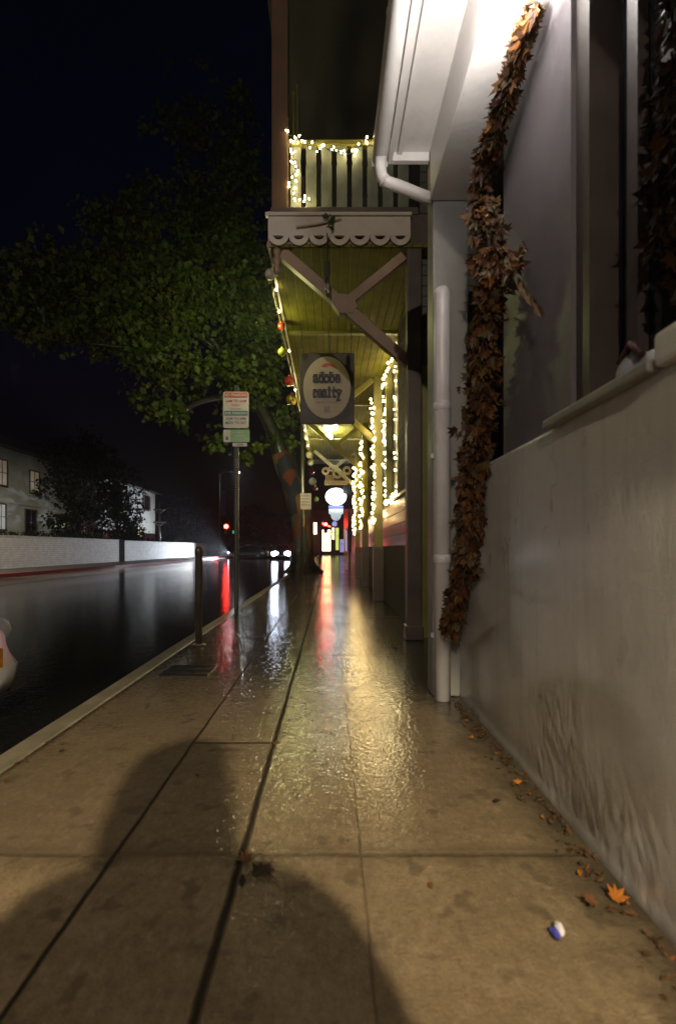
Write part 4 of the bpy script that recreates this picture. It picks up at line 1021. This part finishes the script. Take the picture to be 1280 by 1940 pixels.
# ================================================================ PARKED / MOVING CARS
def car(label, loc, rot, paint, lights_on=False, lens=.12, tail_on=False, group=None, plate=True):
    """local axes: +y is the front, wheels on z=0, length 4.4"""
    t = thing('parked_car' if not lights_on else 'car', label, 'car', loc, group, local=True); t.rotation_euler = (0, 0, rot)
    # body sections: y, half width at belt, half width at sill, bottom z, top z
    S = [(-2.20,.60,.60,.36,.62),(-2.16,.74,.70,.26,.82),(-2.02,.82,.80,.21,.90),(-1.6,.87,.86,.19,.93),(-.9,.88,.88,.18,.94),(0,.88,.88,.18,.93),(.8,.88,.88,.18,.90),(1.3,.87,.87,.18,.85),(1.70,.84,.86,.19,.78),(1.95,.78,.83,.20,.71),(2.10,.68,.76,.21,.63),(2.17,.55,.64,.24,.54),(2.19,.42,.50,.30,.44)]
    N = 20; vs = []; fs = []
    for y, wb_, ws, z0, z1 in S:
        zm = z0+(z1-z0)*.62
        ring_ = []
        half = [(0, z0), (ws*.86, z0), (ws*.97, z0+.04), (ws, z0+.12), (max(ws, wb_)+.005, z0+(zm-z0)*.6), (wb_*1.0, zm), (wb_*.985, zm+(z1-zm)*.35), (wb_*.93, zm+(z1-zm)*.72), (wb_*.80, z1-.015), (wb_*.45, z1), (0, z1+.012)]
        ring_ = [(x, z) for x, z in half] + [(-x, z) for x, z in half[-2:0:-1]]
        N = len(ring_)
        for x, z in ring_: vs.append((x, y, z))
    for i in range(len(S)-1):
        for k in range(N): fs.append((i*N+k, i*N+(k+1)%N, (i+1)*N+(k+1)%N, (i+1)*N+k))
    fs.append(tuple(range(N))); fs.append(tuple((len(S)-1)*N+k for k in reversed(range(N))))
    body = MB()._add(vs, fs, True).build('body', paint, t)
    # greenhouse
    Cn = [(-1.95,.66,.90,.93),(-1.55,.70,.92,1.18),(-1.05,.71,.93,1.40),(-.3,.70,.93,1.46),(.35,.68,.92,1.42),(.80,.68,.90,1.22),(1.28,.70,.85,.90)]
    vs = []; fs = []; 
    for y, w, z0, z1 in Cn:
        h = [(w, z0), (w*.97, z0+(z1-z0)*.4), (w*.88, z0+(z1-z0)*.85), (w*.70, z1-.005), (0, z1+.01)]
        rr = h + [(-x, z) for x, z in h[-2::-1]]; n_ = len(rr)
        vs += [(x, y, z) for x, z in rr]
    for i in range(len(Cn)-1):
        for k in range(n_-1): fs.append((i*n_+k, i*n_+k+1, (i+1)*n_+k+1, (i+1)*n_+k))
    MB()._add(vs, fs, True).build('glasshouse', 'carglass', t)
    rfm = MB(); vs = []; fs = []
    for y, w, z in ((-1.15,.52,1.385),(-1.0,.60,1.418),(-.3,.62,1.478),(.3,.60,1.442),(.42,.52,1.41)):
        vs += [(-w, y, z-.03), (-w*.8, y, z), (0, y, z+.012), (w*.8, y, z), (w, y, z-.03)]
    for i in range(4):
        for k in range(4): fs.append((i*5+k, i*5+k+1, (i+1)*5+k+1, (i+1)*5+k))
    rfm._add(vs, fs, True).build('roof_panel', paint, t)
    pil = MB()
    for sx in (-1, 1):
        pil.beam((sx*.60, .42, 1.40), (sx*.70, 1.2, .90), .05, .05); pil.beam((sx*.705, -.15, .93), (sx*.64, -.2, 1.42), .05, .03); pil.beam((sx*.60, -1.1, 1.40), (sx*.68, -1.8, .94), .07, .05)
    pil.build('window_pillar', paint, t)
    for sx in (-1, 1):
        for wy in (-1.35, 1.33):
            wh = MB().lathe((sx*.80, wy, .315), [(.20, -.095), (.295, -.095), (.315, -.07), (.315, .07), (.295, .095), (.20, .095)], 24, 'x').build('wheel', 'tyre', t)
            rm = MB().lathe((sx*.80, wy, .315), [(.03, -.098), (.198, -.092), (.198, .092), (.03, .098)], 20, 'x')
            for k in range(5):
                a = 2*math.pi*k/5; rm.beam((sx*.90, wy, .315), (sx*.895, wy+.18*math.cos(a), .315+.18*math.sin(a)), .02, .045, (1, 0, 0))
            rm.build('rim', 'rim', wh)
        MB().ball((sx*.60, 2.07, .60), lens, 12, (1.15, .6, .8)).build('headlight', 'em_head' if lights_on else 'clearlens', t)
        MB().ball((sx*.66, -2.11, .72), .11, 12, (1.0, .5, .8)).build('tail_light', 'em_tail' if tail_on else 'redlens', t)
        MB().bbox(sx*.79-.012 if sx > 0 else -.868, .868 if sx > 0 else sx*.79+.012, 1.64, 1.78, .41, .53, .006).build('side_marker', 'amber', t)
        MB().ball((sx*.97, .78, .98), .10, 10, (1, .6, .7)).build('mirror', paint, t)
    MB().bbox(-.26, .26, 2.17, 2.205, .36, .47, .004).build('number_plate', 'signwhite', t)
    MB().bbox(-.26, .26, -2.225, -2.19, .60, .72, .004).build('number_plate', 'signwhite', t)
    MB().beam((-.8, 2.06, .23), (.8, 2.06, .23), .16, .05).build('lower_lip', 'tyre', t)
    return t
car('wet white parked car at the left edge of the frame beside the kerb', (-2.89, 1.36, -.15), R(0), 'carwhite')
mc = car('dark car with glaring headlights facing us down the road beside the tree', (-4.62, 50, -.15), R(180), 'cardark', lights_on=True, lens=.29)
for sx in (-1, 1):
    o = light_child('headlight_beam', 'SPOT', (-4.62+sx*.6, 47.6, .47), 900, (.80, .87, 1), None, .3, spot_size=R(42), spot_blend=.7)
    d = Vector((-14.5, 36, .2)) - o.location; o.rotation_euler = d.to_track_quat('-Z', 'Y').to_euler(); o.name = 'headlight_beam'
    o.parent = mc; o.matrix_parent_inverse = (Matrix.Translation(mc.location) @ Matrix.Rotation(R(180), 4, 'Z')).inverted()
tc = car('dark parked car with red tail lights near the kerb behind the tree', (-3.5, 53, -.15), R(0), 'cardark', tail_on=True)
for sx in (-1, 1):
    o = light_child('tail_light_glow', 'POINT', (-3.5+sx*.66, 50.6, .75), 450, (1, .03, .02), None, .1); o.parent = tc; o.matrix_parent_inverse = Matrix.Translation(tc.location).inverted()
lc = car('dark car turning with headlights on the far end of the white garden wall', (-9.0, 56, -.15), R(82), 'cardark', lights_on=True)
o = light_child('headlight_beam', 'SPOT', (-11.35, 56.4, .6), 6000, (.80, .88, 1), None, .08, spot_size=R(130), spot_blend=.8)
d = Vector((-15.5, 53.5, .5)) - o.location; o.rotation_euler = d.to_track_quat('-Z', 'Y').to_euler()
o.parent = lc; o.matrix_parent_inverse = (Matrix.Translation(lc.location) @ Matrix.Rotation(R(82), 4, 'Z')).inverted()

# ================================================================ LEFT SIDE OF THE STREET
gw_ = thing('garden_wall', 'long white painted brick garden wall along the far side of the road', 'wall', (-15.5, 40, 0))
MB().box(-15.75, -15.46, 5, 37.2, 0, 1.55).box(-15.75, -15.46, 38.2, 62.5, 0, 1.50).build('brickwork', 'wallbrick', gw_)
MB().bbox(-15.78, -15.43, 5, 37.2, 1.551, 1.61, .01).bbox(-15.78, -15.43, 38.2, 62.5, 1.501, 1.56, .01).build('coping', 'wallbrick', gw_)
MB().box(-15.74, -15.5, 62.9, 63.6, 0, 1.45).build('end_pier', 'wallbrick', gw_)
gt_ = thing('garden_gate', 'narrow dark gate filling the gap in the white garden wall', 'gate', (-15.55, 37.7, 0))
g1 = MB()
for k in range(8): g1.box(-15.475, -15.445, 37.24+k*.118, 37.345+k*.118, .06, 1.62)
g1.build('gate_boards', 'gatewood', gt_)
for z in (.3, 1.1): MB().box(-15.53, -15.478, 37.22, 38.18, z, z+.1).build('gate_rail', 'gatewood', gt_)
# hedge on the wall top, leafy
hg = thing('hedge', 'dark clipped hedge showing above the white garden wall', 'hedge', (-16.4, 25, 0))
r9 = random.Random(9); L = []
for i in range(9000):
    y = r9.uniform(8, 37 if i % 2 else 60); h = 1.85+.18*mnoise.noise(Vector((y*.4, 0, 0)))
    p = Vector((-16.5+r9.uniform(-.5, .5), y, r9.uniform(.9, h)))
    L.append((p, rv(r9)+Vector((.6, -.3, .4)), rv(r9), r9.uniform(.08, .16), (.012*r9.uniform(.5, 1.3), .02*r9.uniform(.5, 1.3), .007), QUAD))
leaf_mesh('foliage', L, 'dark_leaf', hg)
MB().box(-16.8, -16.2, 8, 60, 0, 1.5).build('stems', 'darkbark', hg)

ho = thing('white_house', 'long pale two storey house behind the garden wall across the road', 'house', (-20, 43, 0))
HX = -20.0
MB().box(-30, HX, 24, 58, 0, 7.15).build('wall', 'house', ho)
rfh = MB(); rfh._add([(-19.3,23.4,7.16),(-19.3,58.7,7.16),(-25,58.7,9.6),(-25,23.4,9.6),(-30.7,23.4,7.16),(-30.7,58.7,7.16)], [(0,1,2,3),(3,2,5,4),(0,3,4),(1,5,2),(0,4,5,1)])
rfh.build('roof', 'roof', ho)
MB().box(-19.98, -19.92, 24, 58, 3.78, 3.86).build('string_course', 'house', ho)
def hwin(y, z, w, h, mat, shut=False):
    f = MB(); f.box(HX+.002, HX+.06, y-w/2-.08, y+w/2+.08, z-h/2-.12, z-h/2); f.box(HX+.002, HX+.05, y-w/2-.08, y-w/2, z-h/2, z+h/2).box(HX+.002, HX+.05, y+w/2, y+w/2+.08, z-h/2, z+h/2).box(HX+.002, HX+.05, y-w/2-.08, y+w/2+.08, z+h/2, z+h/2+.08)
    f.box(HX+.03, HX+.045, y-.02, y+.02, z-h/2, z+h/2).box(HX+.03, HX+.045, y-w/2, y+w/2, z-.02, z+.02)
    o = f.build('window', 'brownframe', ho); MB().box(HX+.004, HX+.02, y-w/2, y+w/2, z-h/2, z+h/2).build('pane', mat, o)
    if shut:
        MB().box(HX+.002, HX+.05, y-w/2-.55, y-w/2-.1, z-h/2, z+h/2).build('shutter', 'brownframe', o); MB().box(HX+.002, HX+.05, y+w/2+.1, y+w/2+.55, z-h/2, z+h/2).build('shutter', 'brownframe', o)
hwin(30.9, 5.6, .9, 1.5, 'em_win'); hwin(34.3, 5.45, 1.0, 1.4, 'em_win', False); hwin(30.8, 2.9, .8, 1.5, 'em_winb'); hwin(33.9, 2.7, 1.2, 1.6, 'glass')
hwin(37.5, 2.75, 1.6, .5, 'em_wing'); hwin(41.0, 2.6, .8, .9, 'em_win'); hwin(45.1, 2.5, .9, 1.2, 'em_win'); hwin(47.5, 2.5, .8, 1.2, 'em_winb'); hwin(53.2, 2.6, 1.1, 1.15, 'em_winy'); hwin(55.3, 5.9, 1.2, 1.5, 'glass', True); hwin(27.5, 5.6, .9, 1.5, 'glass'); hwin(39.0, 5.6, .9, 1.5, 'glass'); hwin(50, 5.6, 1, 1.5, 'glass')

def dark_tree(label, x, y, h, rad, seed, n=90, leaf=.24, low=.30):
    t = thing('garden_tree', label, 'tree', (x, y, 0), 'dark trees across the road'); r = random.Random(seed)
    m = MB(); limb(m, [(x, y, 0), (x+.1, y, h*.25), (x-.1, y+.1, h*.5), (x+.1, y, h*.8)], [.22, .18, .13, .04], 8)
    for k in range(5):
        a = r.uniform(0, 6.28); limb(m, [(x, y, h*.35), (x+rad*.4*math.cos(a), y+rad*.4*math.sin(a), h*.5), (x+rad*.75*math.cos(a), y+rad*.75*math.sin(a), h*r.uniform(.55, .8))], [.1, .07, .02], 6)
    m.build('trunk', 'darkbark', t)
    bl = [((x, y, h*(low+1)/2), (rad, rad, h*(1-low)/2), n)]
    for k in range(4): bl.append(((x+r.uniform(-.6, .6)*rad, y+r.uniform(-.6, .6)*rad, h*r.uniform(low+.1, .85)), (rad*.55, rad*.55, h*.2), n//4))
    crown('crown', bl, t, seed, leaf, 24, 'dark_leaf', [(.008, .010, .0055), (.005, .0075, .0045), (.010, .011, .0065)], .7)
dark_tree('big dark bushy tree in front of the pale house, left one', -17.9, 36.0, 9.6, 2.9, 41, 150, .26, .2)
dark_tree('big dark bushy tree hiding the middle of the pale house, right one', -17.9, 42.5, 8.6, 2.3, 42, 140, .26, .2)
dark_tree('lower dark tree near the lit yellow window of the pale house', -17.6, 45.5, 4.0, 1.2, 43, 50, .2, .2)
dark_tree('black tree mass at the far end of the garden wall', -21, 72, 9, 4.5, 44, 90, .4, .1)
dark_tree('black far tree beyond the traffic signal', -14, 92, 9, 5, 45, 90, .45, .1)
dark_tree('black far tree behind the glaring headlights', -6, 100, 8, 5, 46, 80, .45, .1)

up_ = thing('utility_pole', 'wooden utility pole with two bracket arms behind the garden wall', 'pole', (-16.3, 48.5, 0))
MB().tube([(-16.3, 48.5, 0), (-16.3, 48.5, 5.3)], [.12, .09], 10).build('pole', 'postbrown', up_)
for z in (4.55, 3.35):
    a = MB(); a.beam((-16.3, 48.45, z-.3), (-16.85, 48.45, z+.15), .07, .09); a.beam((-16.3, 48.45, z-.3), (-15.75, 48.45, z+.15), .07, .09); a.beam((-16.9, 48.42, z+.1), (-15.7, 48.42, z+.1), .08, .1); a.build('bracket_arm', 'metal', up_)

def street_lamp(label, x, y, h, ax, energy, col, banner=False, mat='metal', spot=0, aim=None):
    t = thing('street_lamp', label, 'street lamp', (x, y, 0), 'street lamps')
    MB().tube([(x, y, 0), (x, y, h*.5), (x, y, h)], [.13, .1, .08], 12).build('pole', mat, t)
    MB().tube([(x, y, h-.1), (x+ax*.4, y, h+.25), (x+ax, y, h+.3)], .04, 8).build('arm', 'black', t)
    MB().bbox(x+ax-.28, x+ax+.28, y-.14, y+.14, h+.22, h+.34, .03).build('lamp_head', mat, t)
    MB().ball((x+ax, y, h+.17), .26, 12, (1.3, 1, .6)).build('lamp_lens', 'em_street', t)
    if spot:
        o = light_child('lamp_light', 'SPOT', (x+ax, y, h+.05), energy, col, t, .12, spot_size=R(spot), spot_blend=.6)
        o.rotation_euler = (Vector(aim)-o.location).to_track_quat('-Z', 'Y').to_euler()
    else: light_child('lamp_light', 'POINT', (x+ax, y, h+.0), energy, col, t, .12)
    if banner:
        MB().box(x+.2, x+.85, y-.02, y+.02, h-6.2, h-2.6).build('banner', 'blue', t)
        MB().beam((x, y, h-2.55), (x+.9, y, h-2.55), .04, .04).build('banner_rod', 'metal', t)
    return t
street_lamp('far street lamp with a blue banner on its pole beyond the garden wall', -16.3, 75, 12.0, 2.6, 500, (.9, .95, 1), True, 'darkolive')
street_lamp('low street lamp across the road lighting the white garden wall', -14.9, 11, 6.2, 2.6, 32000, (1, .90, .68), spot=50, aim=(-15.5, 26, .3))
street_lamp('street lamp on the kerb behind the photographer', -1.9, -12, 7.0, -.9, 3600, (1, .86, .68))

def signal(label, x, y, z, lit, pole_x, r=.16, sub=None):
    t = thing('traffic_signal', label, 'traffic light', (pole_x, y, 0), 'traffic lights')
    MB().tube([(pole_x, y, 0), (pole_x, y, z+.6)], .07, 10).build('pole', 'black', t)
    if abs(pole_x-x) > .2: MB().tube([(pole_x, y, z+.5), (x, y, z+.5)], .05, 8).build('mast_arm', 'black', t)
    MB().bbox(x-.2, x+.2, y-.16, y+.12, z-1.05, z+.35, .03).build('signal_head', 'black', t)
    for k, mt in enumerate((lit, 'black', 'black')):
        MB().ball((x, y-.17, z-.38*k), r if k == 0 else .13, 12, (1, .5, 1)).build('lens', mt, t)
    return t
s_ = signal('red traffic light beside the far street lamp pole', -14.3, 70, 3.95, 'em_red', -13.8, .30)
light_child('signal_light', 'SPOT', (-14.3, 69.6, 3.95), 110, (1, .03, .02), s_, .15, spot_size=R(90)).rotation_euler = (R(86), 0, R(165))
ws = thing('walk_signal', 'small teal green signal light low on a pole right of the red light', 'traffic light', (-13.4, 70.5, 0))
MB().tube([(-13.35, 70.5, 0), (-13.35, 70.5, 3.5)], .05, 8).build('pole', 'black', ws)
MB().bbox(-13.58, -13.12, 70.3, 70.5, 2.95, 3.45, .02).build('housing', 'black', ws)
MB().bbox(-13.52, -13.18, 70.28, 70.299, 3.0, 3.4, .004).build('lens', 'em_green', ws)
s2_ = signal('red traffic light glowing at the far end of the sidewalk', -.52, 60, 3.8, 'em_red', -1.0, .2)
light_child('signal_light', 'SPOT', (-.52, 59.6, 3.8), 500, (1, .03, .02), s2_, .15, spot_size=R(70)).rotation_euler = (R(86), 0, R(180))

# ================================================================ FAR END OF THE SIDEWALK
sr = thing('shop_row', 'dark row of shops beyond the porch building on the right', 'building', (1.5, 30, 0))
MB().box(1.55, 8, 19.6, 58, 0, 5.4).build('wall', 'siding', sr)
MB().box(.6, 1.55, 20.5, 33, 3.55, 3.7).build('awning', 'roof', sr)
for y in (24, 30, 38, 46): 
    f = MB().box(1.49, 1.549, y-1.2, y+1.2, .6, 2.7).build('window', 'brownframe', sr); MB().box(1.47, 1.489, y-1.1, y+1.1, .7, 2.6).build('pane', 'em_shopb' if y == 46 else 'glass2', f)
wp = thing('white_post', 'slim white porch post under the glowing oval sign', 'post', (1.42, 36, 0))
MB().bbox(1.28, 1.50, 35.9, 36.1, 0, 5.2, .02).build('shaft', 'white', wp)
MB().bbox(1.22, 1.56, 35.84, 36.16, 3.9, 4.0, .02).build('band', 'white', wp)
hl_ = thing('wall_lamp', 'small white lamp glaring above the slim white post', 'lamp', (.85, 26, 3.85))
MB().ball((.84, 26, 3.88), .13, 12).build('globe', 'em_street', hl_)
MB().tube([(.84, 26, 3.95), (.95, 26.1, 4.15), (1.56, 26.2, 4.15)], .025, 8).build('bracket', 'black', hl_)
light_child('lamp_light', 'POINT', (.80, 25.8, 3.8), 160, (.85, .95, 1), hl_, .1)
ls = thing('oval_light_sign', 'glowing white oval shop sign with a smaller half oval panel below', 'sign', (.28, 24, 3.4))
ovl = [(.28+.50*math.cos(2*math.pi*k/32), 3.43+.41*math.sin(2*math.pi*k/32)) for k in range(32)]
MB().slab_xz(ovl, 24, 24.12).build('oval_box', 'em_white', ls)
lo = [(-.06, 2.86), (-.06, 2.62), (.04, 2.58)] + [(.28+.24*math.cos(a), 2.55+.26*math.sin(a)) for a in [math.pi + math.pi*k/10 for k in range(11)]] + [(.52, 2.58), (.62, 2.62), (.62, 2.86)]
MB().slab_xz(lo, 24.0, 24.10).build('lower_box', 'em_bluewhite', ls)
MB().box(-.07, .63, 23.98, 24.11, 2.862, 3.0).build('blue_band', 'blue', ls)
MB().tube([(.0, 24.05, 3.70), (.0, 24.05, 4.2)], .015, 6).tube([(.56, 24.05, 3.70), (.56, 24.05, 4.2)], .015, 6).tube([(-.3, 24.05, 4.2), (1.55, 24.05, 4.2)], .03, 8).build('hanger', 'black', ls)
light_child('sign_light', 'AREA', (.28, 23.9, 3.3), 25, (.9, .97, 1), ls, size=.8).rotation_euler = (R(90), 0, 0)

fb = thing('corner_shop', 'far shop front with tall bright yellow windows closing the end of the sidewalk', 'building', (0, 74, 0))
MB().box(-3.6, 9, 74, 80, 0, 6.5).build('wall', 'siding', fb)
def fwin(px0, px1, py0, py1, mat, nm='window'):
    k = 74/960; x0, x1 = (px0-625)*k, (px1-625)*k; z0, z1 = 1+(1038-py1)*k, 1+(1038-py0)*k
    r = random.Random(px0*7); pts = [(x0, z0), (x1, z0), (x1, z1), (x0, z1)]
    f = MB().box(x0-.06, x1+.06, 73.93, 73.99, max(0, z0-.06), z1+.06).build(nm, 'brownframe', fb)
    MB().box(x0, x1, 73.90, 73.925, max(.02, z0), z1).build('pane', mat, f)
    a = MB(); n = 2
    for i in range(1, n+1): a.box(x0+(x1-x0)*i/(n+1)-.03, x0+(x1-x0)*i/(n+1)+.03, 73.87, 73.895, max(.02, z0), z1)
    a.box(x0, x1, 73.872, 73.893, z0+(z1-z0)*.62, z0+(z1-z0)*.62+.06)
    a.build('glazing_bar', 'brownframe', f)
fwin(594, 600, 990, 1012, 'em_shop'); fwin(610, 626, 1004, 1044, 'em_shop', 'door'); fwin(629, 633, 1000, 1022, 'em_shop'); fwin(636, 641, 1000, 1042, 'em_shopg'); fwin(644, 655, 1022, 1046, 'em_shopb')
ne = thing('neon_sign', 'red neon strip sign above the bright far shop door', 'sign', (-.4, 73.8, 4.4))
MB().tube([(-1.1, 73.7, 4.7), (-.9, 73.7, 4.3), (-.3, 73.7, 4.2), (.1, 73.7, 4.1)], .1, 8).build('tube', 'em_redsign', ne)
MB().box(-1.25, .2, 73.82, 73.86, 3.95, 4.9).build('backing', 'black', ne)
dsn = thing('disc_sign', 'round lavender lit disc sign beside the far red light', 'sign', (.4, 48, 3.3))
MB().lathe((.42, 48, 3.28), [(.22, -.04), (.24, 0), (.22, .04)], 24, 'y').build('disc', 'em_shopb', dsn)
MB().tube([(.42, 48, 3.5), (.42, 48, 3.9), (1.55, 48, 3.9)], .02, 6).build('bracket', 'black', dsn)

# ================================================================ PHOTOGRAPHER (behind the camera, casts the shadow)
ph = thing('person', 'photographer in dark hooded rain jacket and trousers holding a camera low in both hands', 'person', (.165, -.345, 0))
def skin_obj(name, verts, edges, mat, parent, sub=1):
    me = bpy.data.meshes.new(name); me.from_pydata([v[:3] for v in verts], edges, [])
    o = bpy.data.objects.new(name, me); COL.objects.link(o)
    md = o.modifiers.new('skin', 'SKIN'); md.use_smooth_shade = True
    sl_ = me.skin_vertices[0].data
    for i, v in enumerate(verts):
        rr = v[3]; sl_[i].radius = rr if isinstance(rr, tuple) else (rr, rr)
    sl_[0].use_root = True
    s = o.modifiers.new('sub', 'SUBSURF'); s.levels = sub; s.render_levels = sub
    me.materials.append(M[mat]); o.parent = parent; o.matrix_parent_inverse = INV[parent.name]
    return o
bx, by = .095, -.31
V = [(bx,by,.95,(.17,.12)),(bx,by,1.15,(.17,.12)),(bx,by,1.36,(.19,.13)),(bx,by+.01,1.50,(.12,.10)),(bx,by+.02,1.60,.06),
     (bx-.20,by,1.46,.085),(bx-.28,by-.04,1.15,.058),(-.085,-.215,1.02,.042),(bx+.20,by,1.46,.085),(bx+.28,by-.05,1.15,.058),(.10,-.215,1.02,.042),
     (bx-.10,by,.88,.11),(bx-.12,by+.03,.48,.07),(bx-.13,by-.01,.09,.05),(bx+.10,by,.88,.11),(bx+.12,by+.02,.48,.07),(bx+.13,by-.03,.09,.05)]
E = [(0,1),(1,2),(2,3),(3,4),(3,5),(5,6),(6,7),(3,8),(8,9),(9,10),(0,11),(11,12),(12,13),(0,14),(14,15),(15,16)]
skin_obj('body', V, E, 'jacket', ph, 2)
hd = MB().ball((bx, by+.04, 1.735), .092, 20, (.82, 1.0, 1.22))
hd.ball((bx, by+.13, 1.725), .018, 8, (1, 1.2, 1.4)); hd.ball((bx-.08, by+.04, 1.735), .022, 8, (.4, .8, 1.2)); hd.ball((bx+.08, by+.04, 1.735), .022, 8, (.4, .8, 1.2))
hd.build('head', 'skin', ph)
hh = MB().ball((bx, by+.01, 1.755), .112, 20, (.92, 1.0, 1.2)); hh.lathe((bx, by, 0), [(.115, 1.50), (.105, 1.58), (.108, 1.66), (.108, 1.76)], 18); hh.ball((bx-.03, by-.03, 1.68), .095, 14, (.9, .9, 1.1)); hh.ball((bx+.02, by+.06, 1.83), .07, 12, (1.1, 1, .6))
hh.build('hood', 'jacket', ph)
for sx in (-1, 1):
    hv = [(sx*.088, -.205, 1.015, .030), (sx*.082, -.165, 1.0, .032)]; he = [(0, 1)]
    for k in range(4):
        b0 = len(hv); z = 1.02-.02*k
        hv += [(sx*.080, -.135, z, .010), (sx*.068, -.112, z, .009), (sx*.048, -.108, z-.002, .008)]
        he += [(1, b0), (b0, b0+1), (b0+1, b0+2)]
    b0 = len(hv); hv += [(sx*.070, -.172, 1.035, .011), (sx*.045, -.175, 1.03, .009)]; he += [(1, b0), (b0, b0+1)]
    skin_obj('hand', hv, he, 'skin', ph, 1)
    MB().ball((bx+sx*.13, by+.06, .055), .06, 12, (.8, 2.1, .9)).build('shoe', 'shoe', ph)
cmr = thing('hand_camera', 'black camera held low in the hands of the photographer', 'camera', (0, -.13, 1.0))
MB().bbox(-.065, .065, -.165, -.115, .955, 1.045, .008).bbox(-.025, .025, -.16, -.12, 1.045, 1.07, .006).build('body', 'cambody', cmr)
MB().lathe((0, -.115, 1.0), [(.036, 0), (.036, .035), (.033, .04)], 20, 'y').build('lens', 'cambody', cmr)

# ================================================================ RAIN MIST
hz = MB().box(-45, 20, -16, 112, -1.6, 22).build('haze', 'white')
hm = bpy.data.materials.new('rain_mist'); hm.use_nodes = True; hn = hm.node_tree
hn.nodes.remove(hn.nodes['Principled BSDF']); pv = hn.nodes.new('ShaderNodeVolumePrincipled')
pv.inputs['Color'].default_value = (.85, .88, .95, 1); pv.inputs['Density'].default_value = .0011; pv.inputs['Anisotropy'].default_value = .55
hn.links.new(pv.outputs[0], hn.nodes['Material Output'].inputs['Volume'])
hz.data.materials.clear(); hz.data.materials.append(hm); tag(hz, None, kind='stuff')

# ================================================================ SKY, CAMERA, RENDER
w = bpy.data.worlds.new('World'); sc.world = w; w.use_nodes = True
nt = w.node_tree; bg = nt.nodes['Background']
sky = nt.nodes.new('ShaderNodeTexSky'); sky.sky_type = 'NISHITA'; sky.sun_disc = False
sky.sun_elevation = R(-3); sky.sun_rotation = R(180); sky.ozone_density = 5
nt.links.new(sky.outputs[0], bg.inputs[0]); bg.inputs[1].default_value = .06

cam = bpy.data.cameras.new('camera'); co = bpy.data.objects.new('camera', cam); COL.objects.link(co)
cam.sensor_fit = 'VERTICAL'; cam.sensor_height = 36; cam.lens = 960/1940*36
cam.shift_x = 15/1940; cam.shift_y = 68/1940   # rising front: verticals stay vertical
cam.dof.use_dof = True; cam.dof.focus_distance = 6.0; cam.dof.aperture_fstop = 2.0
co.location = (0, 0, 1.0); co.rotation_euler = (R(90), 0, 0); cam.clip_start = .02; cam.clip_end = 600
sc.camera = co
sc.render.engine = 'CYCLES'
sc.view_settings.view_transform = 'Standard'; sc.view_settings.look = 'None'; sc.view_settings.exposure = 0; sc.view_settings.gamma = 1
sc.cycles.use_denoising = True; sc.cycles.sample_clamp_indirect = 30; sc.cycles.sample_clamp_direct = 0
sc.cycles.max_bounces = 6; sc.cycles.caustics_reflective = False; sc.cycles.caustics_refractive = False
sc.cycles.use_light_tree = True; sc.cycles.volume_bounces = 0
